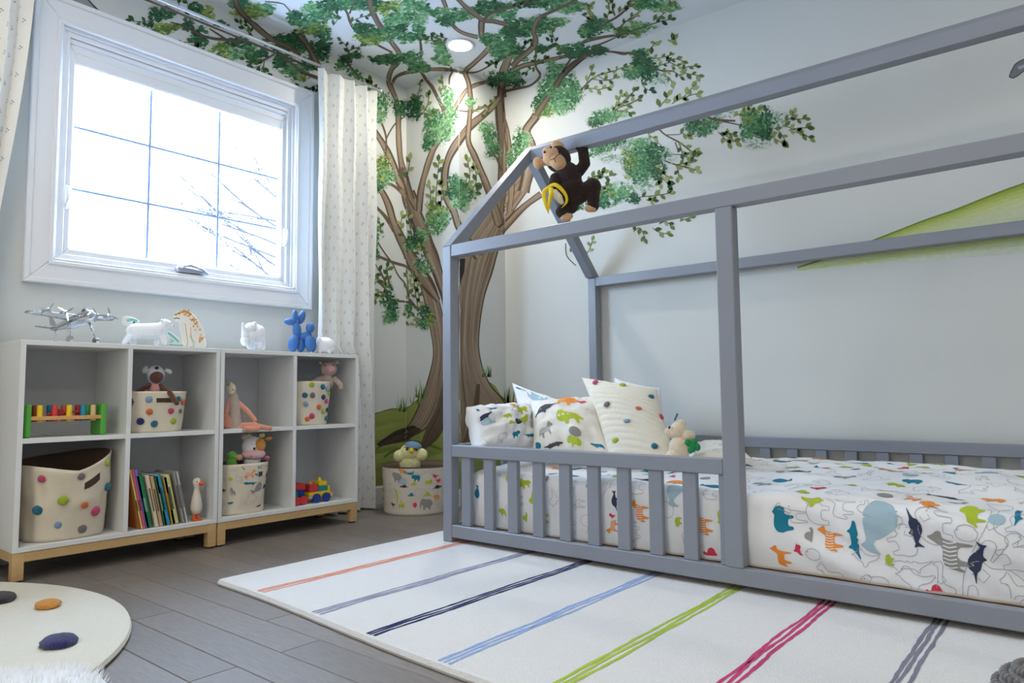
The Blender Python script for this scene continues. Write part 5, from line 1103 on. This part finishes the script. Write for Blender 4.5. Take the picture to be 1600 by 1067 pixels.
bm=B(); cyl(bm,(-2.928,.918,.5665),(-2.928,1.045,.5760),.0045); link('handle',bm,PM['red'],hm,smooth=.7)
bm=B(); cyl(bm,(-2.930,.958,.572),(-2.926,.972,.572),.0001); bm.free(); bm=B(); cyl(bm,(-2.945,.958,.5725),(-2.915,.958,.5725),.0115); link('head',bm,PM['crimson'],hm,smooth=.7)

# ---------------------------------------------------------------- books
BK=[('thin picture book with an orange and green cover at the left end of the row',(206,120,50),.004,.205,.17,0),('yellow spined picture book second in the row',(222,206,104),.007,.215,.17,2),('pink spined picture book beside the yellow one',(212,86,120),.008,.215,.18,2),('violet blue spined picture book near the left end',(110,116,190),.009,.212,.16,2),
 ('dark green book with a lighter green square on its spine',(20,120,74),.016,.190,.17,3),('cream spined book with small dots, right of the dark green one',(224,208,180),.011,.188,.17,5),('tan and brown striped spine book in the middle of the row',(196,164,124),.010,.182,.17,5),('slim forest green book left of the bright blue one',(56,118,76),.008,.180,.17,4),
 ('bright blue spined book in the middle of the row',(40,140,180),.014,.186,.17,5),('golden yellow book right of the bright blue one',(236,190,70),.009,.176,.17,4),('thick pale olive book near the right end of the row',(200,200,136),.017,.182,.17,5),('slim grey book second from the right end of the row',(158,152,148),.008,.188,.17,5),('light grey book at the right end of the row',(206,202,200),.006,.192,.18,5)]
M_page=mat('paper_edge',(236,230,214),.9)
y=1.236; ang=radians(12.5)
for i,(lb,c_,th,h,d,dots) in enumerate(BK):
    th*=1.36; h*=1.10
    m=mat('cover_%d'%i,c_,.45)
    R=Matrix.Translation((-2.875,y,.1176+th*sin(ang)))@Matrix.Rotation(ang,4,'X')
    # leans to the left (towards -Y): the lower right edge of each stands on the board
    t=thing('book',lb,'book',(-2.875,y,.1176),'picture books leaning in the lower cell')
    bm=B(); box(bm,(-d,-th,0),(0,-th+.0015,h),0,R); box(bm,(-d,-.0015,0),(0,0,h),0,R); box(bm,(-.0025,-th,0),(0,0,h),.0006,R); link('cover',bm,m,t)
    bm=B(); box(bm,(-d+.003,-th+.0016,.003),(-.003,-.0016,h-.003),0,R); link('pages',bm,M_page,t)
    if dots:
        bm=B()
        box(bm,(-.0002,-th*.68,h*.3),(.0006,-th*.32,h*(.3+.09*dots)),0,R)
        link('spine_print',bm,mat('print_%d'%i,tuple(min(255,int(v*.45)+ (110 if sum(c_)<330 else 0)) for v in c_),.6),t)
    y+=th/cos(ang)+.0012
# wooden goose
gs=thing('goose_figure','wooden goose figure with orange bill and feet beside the books','figurine',(-2.895,1.462,.1176))
M_gw=mat('whitewashed_wood',(224,212,196),.6,var=.05,scale=20); M_gor=mat('orange_paint',(232,92,28),.5)
gx,gy,gz=-2.895,1.462,.1176
bm=B(); lathe(bm,[(.001,.022),(.014,.026),(.021,.040),(.022,.055),(.018,.080),(.012,.105),(.0095,.118),(.010,.124),(.0145,.132),(.016,.142),(.013,.153),(.006,.158),(.001,.1585)],(gx,gy,gz),seg=20); link('body',bm,M_gw,gs,smooth=True)
bm=B(); ball(bm,(gx+.014,gy+.010,gz+.138),.010,(1.1,1.1,.8)); ball(bm,(gx+.020,gy+.016,gz+.136),.006,(1.2,1.2,.6)); link('bill',bm,M_gor,gs,smooth=True)
bm=B(); ball(bm,(gx+.0135,gy-.007,gz+.146),.0022); link('eye',bm,M_black,gs,smooth=True)
for s in (-1,1):
    bm=B(); cyl(bm,(gx,gy+.008*s,gz+.006),(gx,gy+.008*s,gz+.026),.005); box(bm,(gx-.010,gy+.009*s-.007,gz),(gx+.020,gy+.009*s+.008,gz+.006),.002); link('foot',bm,M_gor,gs,smooth=.7)

# ---------------------------------------------------------------- wooden train of blocks
tr_=thing('block_train','wooden train loaded with red, yellow and teal blocks, blue and red wheels','toy',(-2.92,2.03,.1176))
TM={'red':PM['red'],'yellow':PM['yellow'],'teal':mat('teal_paint',(20,140,140),.45),'blue':mat('royal_blue_paint',(24,60,140),.45),'wood':M_bwood,'beech':PM['beech']}
def tbx(nm,lo,hi,c_,b_=.002): return bx(nm,lo,hi,TM[c_],tr_,b_)
tbx('chassis',(-2.975,1.925,.134),(-2.905,1.995,.142),'beech'); tbx('chassis',(-2.975,2.005,.134),(-2.905,2.115,.144),'beech')
tbx('bumper',(-2.965,2.113,.128),(-2.915,2.122,.150),'beech')
tbx('block',(-2.968,2.008,.1442),(-2.910,2.108,.158),'yellow'); tbx('block',(-2.965,2.098,.1582),(-2.915,2.108,.176),'yellow')
tbx('block',(-2.962,2.012,.1582),(-2.912,2.050,.188),'red'); tbx('block',(-2.962,2.052,.1582),(-2.914,2.094,.178),'teal'); tbx('block',(-2.962,2.058,.1782),(-2.916,2.094,.196),'yellow')
bm=B(); lathe(bm,[(.0001,.1962),(.010,.1962),(.006,.204),(.005,.210),(.0001,.211)],(-2.938,2.074,0),seg=14); link('chimney',bm,TM['yellow'],tr_,smooth=.7)
bm=B(); lathe(bm,[(.0001,.1882),(.008,.1882),(.008,.198),(.0001,.200)],(-2.938,2.030,0),seg=14); link('chimney',bm,TM['wood'],tr_,smooth=.7)
tbx('block',(-2.965,1.928,.1422),(-2.912,1.960,.170),'teal'); tbx('block',(-2.965,1.962,.1422),(-2.912,1.990,.172),'blue'); tbx('block',(-2.965,1.945,.1722),(-2.912,1.992,.196),'red'); tbx('block',(-2.965,1.928,.1702),(-2.912,1.944,.196),'yellow')
for x in (-2.903,-2.985):
    for y_,r_,cc in ((1.943,.0165,'red'),(1.973,.0165,'red'),(2.033,.0175,'blue'),(2.078,.0175,'blue')):
        bm=B(); cyl(bm,(x,y_,.1178+r_),(x+.010,y_,.1178+r_),r_,seg=22); bmesh.ops.bevel(bm,geom=[e_ for e_ in bm.edges if len(e_.link_faces)==2 and e_.calc_face_angle(0)>1],offset=.0015,segments=2,affect='EDGES'); link('wheel',bm,TM[cc],tr_,smooth=.7)

tr_.scale=(1.22,1.22,1.22); tr_.location.y+=.013; gs.scale=(1.06,1.06,1.09)
# ---------------------------------------------------------------- figures on top of the shelves
ZTOP=.8272
# silver model aeroplane: nose towards the room, tail wheel at the wall
M_alu=mat('polished_aluminium',(206,208,212),.16,1.0)
ap=thing('model_aeroplane','polished silver four-propeller model aeroplane on the shelf top','model',(-3.0,.965,ZTOP))
PM_=Matrix.Translation((-2.985,1.012,ZTOP+.083))@Matrix.Rotation(radians(14),4,'Z')@Matrix.Rotation(radians(-12),4,'Y')
def TP(x,y,z): return PM_@Vector((x,y,z))
bm=B(); tube(bm,[TP(-.135,0,.006),TP(-.12,0,.006),TP(-.06,0,.004),TP(0,0,0),TP(.06,0,0),TP(.095,0,.002),TP(.112,0,.003),TP(.118,0,.003)],[.003,.008,.016,.023,.025,.021,.013,.003],seg=18); link('fuselage',bm,M_alu,ap,smooth=True)
bm=B(); tube(bm,[TP(.052,0,.018),TP(.075,0,.022),TP(.095,0,.015)],[.006,.013,.008],seg=12); link('cockpit_canopy',bm,mat('polished_glass',(120,124,130),.1,.9),ap,smooth=True)
def wing(nm,x0,z0,span,c0,c1,th,sweep,dih):
    for s in (1,-1):
        bm=B(); A_=[];n=6
        for i in range(n+1):
            t=i/n; c_=c0*(1-t)+c1*t; y_=s*span*t; xs=x0-sweep*t; zz=z0+dih*t; h_=th*(1-t*.6)
            A_.append([bm.verts.new(TP(xs+c_/2*cos(a),y_,zz+h_*sin(a)/2)) for a in [k*2*pi/12 for k in range(12)]])
        for i in range(n):
            for k in range(12): bm.faces.new((A_[i][k],A_[i][(k+1)%12],A_[i+1][(k+1)%12],A_[i+1][k]))
        bm.faces.new(A_[0]);bm.faces.new(A_[-1][::-1]); bmesh.ops.recalc_face_normals(bm,faces=bm.faces); link(nm,bm,M_alu,ap,smooth=True)
wing('wing',.02,.012,.165,.075,.030,.014,.022,.014)
wing('tailplane',-.118,.010,.060,.036,.020,.007,.008,.004)
bm=B(); Mx=PM_@Matrix(((1,0,0,-.135),(0,0,-1,.002),(0,1,0,.008),(0,0,0,1))); prism(bm,[(0,0),(.040,0),(.014,.052),(-.004,.054)],.004,Mx); bmesh.ops.bevel(bm,geom=bm.edges[:],offset=.0012,segments=1,affect='EDGES'); link('tail_fin',bm,M_alu,ap)
for y_ in (-.118,-.060,.060,.118):
    x_=.052-.022*abs(y_)/.165; z_=.014+.014*abs(y_)/.165
    bm=B(); tube(bm,[TP(x_-.045,y_,z_),TP(x_-.02,y_,z_),TP(x_+.004,y_,z_),TP(x_+.012,y_,z_)],[.003,.010,.011,.007],seg=14); en=link('engine',bm,M_alu,ap,smooth=True)
    bm=B(); tube(bm,[TP(x_+.010,y_,z_),TP(x_+.022,y_,z_)],[.005,.001],seg=10)
    for k in range(3):
        a=2*pi*k/3+y_*30+.3; d=Vector((0,cos(a),sin(a))); w_=Vector((.3,-sin(a),cos(a))).normalized()
        o_=Vector((x_+.014,y_,z_)); q=[o_-w_*.0018,o_+w_*.0018,o_+d*.020+w_*.0032,o_+d*.034+w_*.0012,o_+d*.034-w_*.0012,o_+d*.020-w_*.0032]
        fr=[bm.verts.new(TP(*(p+Vector((.0006,0,0))))) for p in q]; bk=[bm.verts.new(TP(*(p-Vector((.0006,0,0))))) for p in q]
        bm.faces.new(fr); bm.faces.new(bk[::-1])
        for i in range(6): bm.faces.new((fr[i],fr[(i+1)%6],bk[(i+1)%6],bk[i]))
    link('propeller',bm,M_alu,en)
for y_ in (-.040,.040):
    bm=B(); a=TP(.035,y_,-.005); q=TP(.050,y_*1.25,-.062); q.z=ZTOP+.013
    tube(bm,[a,(a+q)/2,q],[.0045,.004,.0035],seg=10); g_=link('landing_strut',bm,M_alu,ap,smooth=True)
    bm=B(); t_=(PM_.to_3x3()@Vector((0,1,0))).normalized(); cyl(bm,q-t_*.006,q+t_*.006,.0128,seg=20); link('wheel',bm,M_alu,g_,smooth=.7)
bm=B(); a=TP(-.105,0,0); q=Vector((a.x-.002,a.y,ZTOP+.0085)); tube(bm,[a,q],[.003,.0025]); g_=link('tail_strut',bm,M_alu,ap,smooth=True)
bm=B(); cyl(bm,q-Vector((0,.004,0)),q+Vector((0,.004,0)),.0082,seg=16); link('wheel',bm,M_alu,g_,smooth=.7)
# white ceramic bear
M_cer=mat('white_ceramic',(240,242,246),.25,coat=.3)
F=Frame(232,527,0,-2.955); e,c=F.e,F.c
plush('bear_figurine','white glazed ceramic polar bear walking to the right on the shelf',F,[c((214,519,0),(246,516,0),13,12.5),e(231,519,24,12,12),e(206,519,6,8,7),e(256,505,9,7,7,ang=-10),c((246,513,0),(256,506,0),9,7),e(263,509,4.5,3.5,4),e(250,500,2.2,2.2,2,off=4),e(254,499,2.2,2.2,2,off=-4),
 c((209,522,4),(200,536,5),6,4.2),c((214,524,-4),(212,536,-5),5.5,4.2),c((250,520,4),(254,535,5),5.5,4.2),c((244,522,-4),(243,536,-4),5,4)],[M_cer],.0022,cat='figurine',base=at(232,541,0,-2.955),
 extras=(('nose',M_black,[e(266.5,508,1.2,1.2,1.2,off=1)]),))
# painted flat animal cut-outs (printed cushions)
def cutout(name,label,fr,outl,depth,m,marks,cat='ornament'):
    root=thing(name,label,cat,fr.p(sum(p[0] for p in outl)/len(outl),max(p[1] for p in outl),0))
    Q=spline(outl+[outl[0]],2.0)[:-1]; bm=B(); c0=(sum(p[0] for p in Q)/len(Q),sum(p[1] for p in Q)/len(Q))
    lay=[]
    for off,sc in ((-depth/2,.90),(-depth*.38,.98),(0,1.0),(depth*.38,.98),(depth/2,.90)):
        lay.append([bm.verts.new(fr.p(c0[0]+(p[0]-c0[0])*sc,c0[1]+(p[1]-c0[1])*sc,off)) for p in Q])
    n=len(Q)
    for a_,b_ in zip(lay,lay[1:]):
        for i in range(n): bm.faces.new((a_[i],a_[(i+1)%n],b_[(i+1)%n],b_[i]))
    bm.faces.new(lay[0][::-1]).normal_update(); bm.faces.new(lay[-1]).normal_update(); bmesh.ops.triangulate(bm,faces=[f for f in bm.faces if len(f.verts)>4]); bmesh.ops.recalc_face_normals(bm,faces=bm.faces)
    link('body',bm,m,root,smooth=.9)
    for nm,mm,polys in marks:
        bm=B()
        for pl in polys:
            vs=[bm.verts.new(fr.p(x,y,depth/2+.25)) for x,y in pl]; vb=[bm.verts.new(fr.p(x,y,depth/2-.3)) for x,y in pl]; bm.faces.new(vs); 
            for i in range(len(pl)): bm.faces.new((vs[i],vs[(i+1)%len(pl)],vb[(i+1)%len(pl)],vb[i]))
        link(nm,bm,mm,root)
    return root
def line(pts,w):
    S=spline([(p[0],p[1]) for p in pts],2); L=[];R=[]
    for i in range(len(S)):
        a=S[max(i-1,0)];b=S[min(i+1,len(S)-1)]; d=b-a; l=np.linalg.norm(d) or 1; L.append((S[i][0]-d[1]/l*w/2,S[i][1]+d[0]/l*w/2)); R.append((S[i][0]+d[1]/l*w/2,S[i][1]-d[0]/l*w/2))
    return L+R[::-1]
g=random.Random(2)
F=Frame(298,515,0,-2.965)
M_ivc=mat('ivory_cloth',(232,228,216),.7,bump=.05,bscale=200); M_or2=mat('amber_print',(226,160,84),.8); M_dk=mat('charcoal_print',(70,66,66),.8); M_tq=mat('turquoise_print',(120,196,186),.8)
spots=[]
for k in range(46):
    t=g.random(); x=289+t*26+g.uniform(-4,4); y=489+t*t*46+g.uniform(-4,5)
    if x<318 and y<540: r_=g.uniform(.9,1.8); spots.append([(x+r_*cos(a),y+r_*sin(a)*1.1) for a in (0,1.2,2.4,3.7,5)])
cutout('leopard_ornament','seated orange spotted leopard ornament facing left on the shelf top',F,[(274,497),(277,489),(285,486),(294,487),(303,492),(310,502),(316,514),(319,526),(320,541),(312,544),(300,544),(288,544),(286,530),(283,516),(280,503),(274,501)],11,M_ivc,
 (('spot_print',M_or2,spots),('head_print',M_or2,[line([(275,494),(282,489),(292,488),(298,493)],3.2)]),('mouth_print',M_dk,[line([(274,499),(278,498),(282,499)],1.4)]),('eye_print',M_dk,[[(280,490),(282.5,490),(282.5,492),(280,492)]]),('leg_print',M_or2,[line([(290,506),(292,520),(294,534),(293,543)],1.0)]),('leg_print',M_or2,[line([(298,512),(299,526),(304,536)],.9)]),('tail_print',M_tq,[line([(297,524),(301,534),(303,541),(297,543)],1.0)])),)
F=Frame(240,520,0,-3.02)
cutout('horse_ornament','turquoise and cream reclining animal ornament behind the ceramic bear',F,[(196,500),(199,496),(208,496),(218,500),(220,506),(232,512),(250,514),(264,518),(276,528),(284,539),(278,542),(230,542),(210,540),(206,524),(202,512),(196,508)],9,M_ivc,
 (('mane_print',M_tq,[line([(203,503),(209,501),(217,503)],4)]),('back_print',M_tq,[line([(260,519),(268,526),(276,534)],3)]),('foot_print',M_tq,[line([(262,538),(272,539),(282,539)],1.6)]),('curl_print',M_tq,[line([(264,529),(268,533),(262,534)],1.4)]),('eye_print',M_dk,[[(211.5,504),(214,504),(214,506.5),(211.5,506.5)]])))
# white rhino
F=Frame(396,527,0,-2.95); e,c=F.e,F.c
plush('rhino_figurine','white glazed ceramic rhinoceros facing left on the shelf top',F,[e(400,522,13,16,15,off=-3),e(405,520,10,14,14,off=-16),e(391,526,11,12,11,off=8),e(384,534,7,8,9,off=16),c((384,526,18),(380,507,20),6,1.6),c((387,518,14),(388,512,16),5,2),e(397,507,4,4,3,off=8),e(391,514,9,9,9,off=10),
 c((391,532,6),(391,542,8),5,4.6),c((405,532,0),(405,542,2),5,4.6),c((409,530,-18),(410,541,-18),5,4.6),c((396,532,-16),(396,541,-16),5,4.6)],[M_cer],.0024,cat='figurine',base=at(396,545,0,-2.95))
# blue balloon-style dog
M_blu=mat('matte_blue',(60,112,176),.5)
F=Frame(468,525,0,-2.955); e,c=F.e,F.c
bd=thing('balloon_dog_figurine','matte blue balloon-style dog figurine with tall ears on the shelf top','figurine',at(468,549,0,-2.955))
for nm,it in (('ear',e(461,494,4.6,10,4.6,off=3,ang=4)),('ear',e(471,495,5.6,11,5.4,off=-3,ang=-14)),('snout',e(454,503,9.5,5.6,5.6,ang=-8)),('neck',e(464,516,6.6,15,6.6,ang=6)),('front_leg',e(459,537,8,13.5,7,off=5,ang=-8)),('front_leg',e(470,537,7.5,13.5,7,off=-4)),('torso',e(477,525,10,7,7,ang=10)),('hind_leg',e(483,537,7,13,6.5,off=5,ang=8)),('hind_leg',e(488,537,6,13,6,off=-5)),('tail',e(484,512,6.6,8.5,6.6))):
    extra(nm,bd,M_blu,[it],seg=22)
# white rounded hedgehog/ball ornament by the curtain
F=Frame(508,540,0,-2.935); e,c=F.e,F.c
plush('elephant_figurine','round white ceramic animal figurine at the right end of the shelf',F,[e(507,540,17,13.5,14),e(492,543,6.5,8,7,off=4),c((490,546,6),(488,550,8),3,2.4),e(499,532,4,5,2,off=12),c((500,546,6),(500,550,8),4,3.4),c((514,546,6),(514,550,8),4,3.4)],[M_cer],.0024,cat='figurine',base=at(508,553,0,-2.935),extras=(('eye',M_black,[e(491,540,.8,.8,.8,off=12)]),))
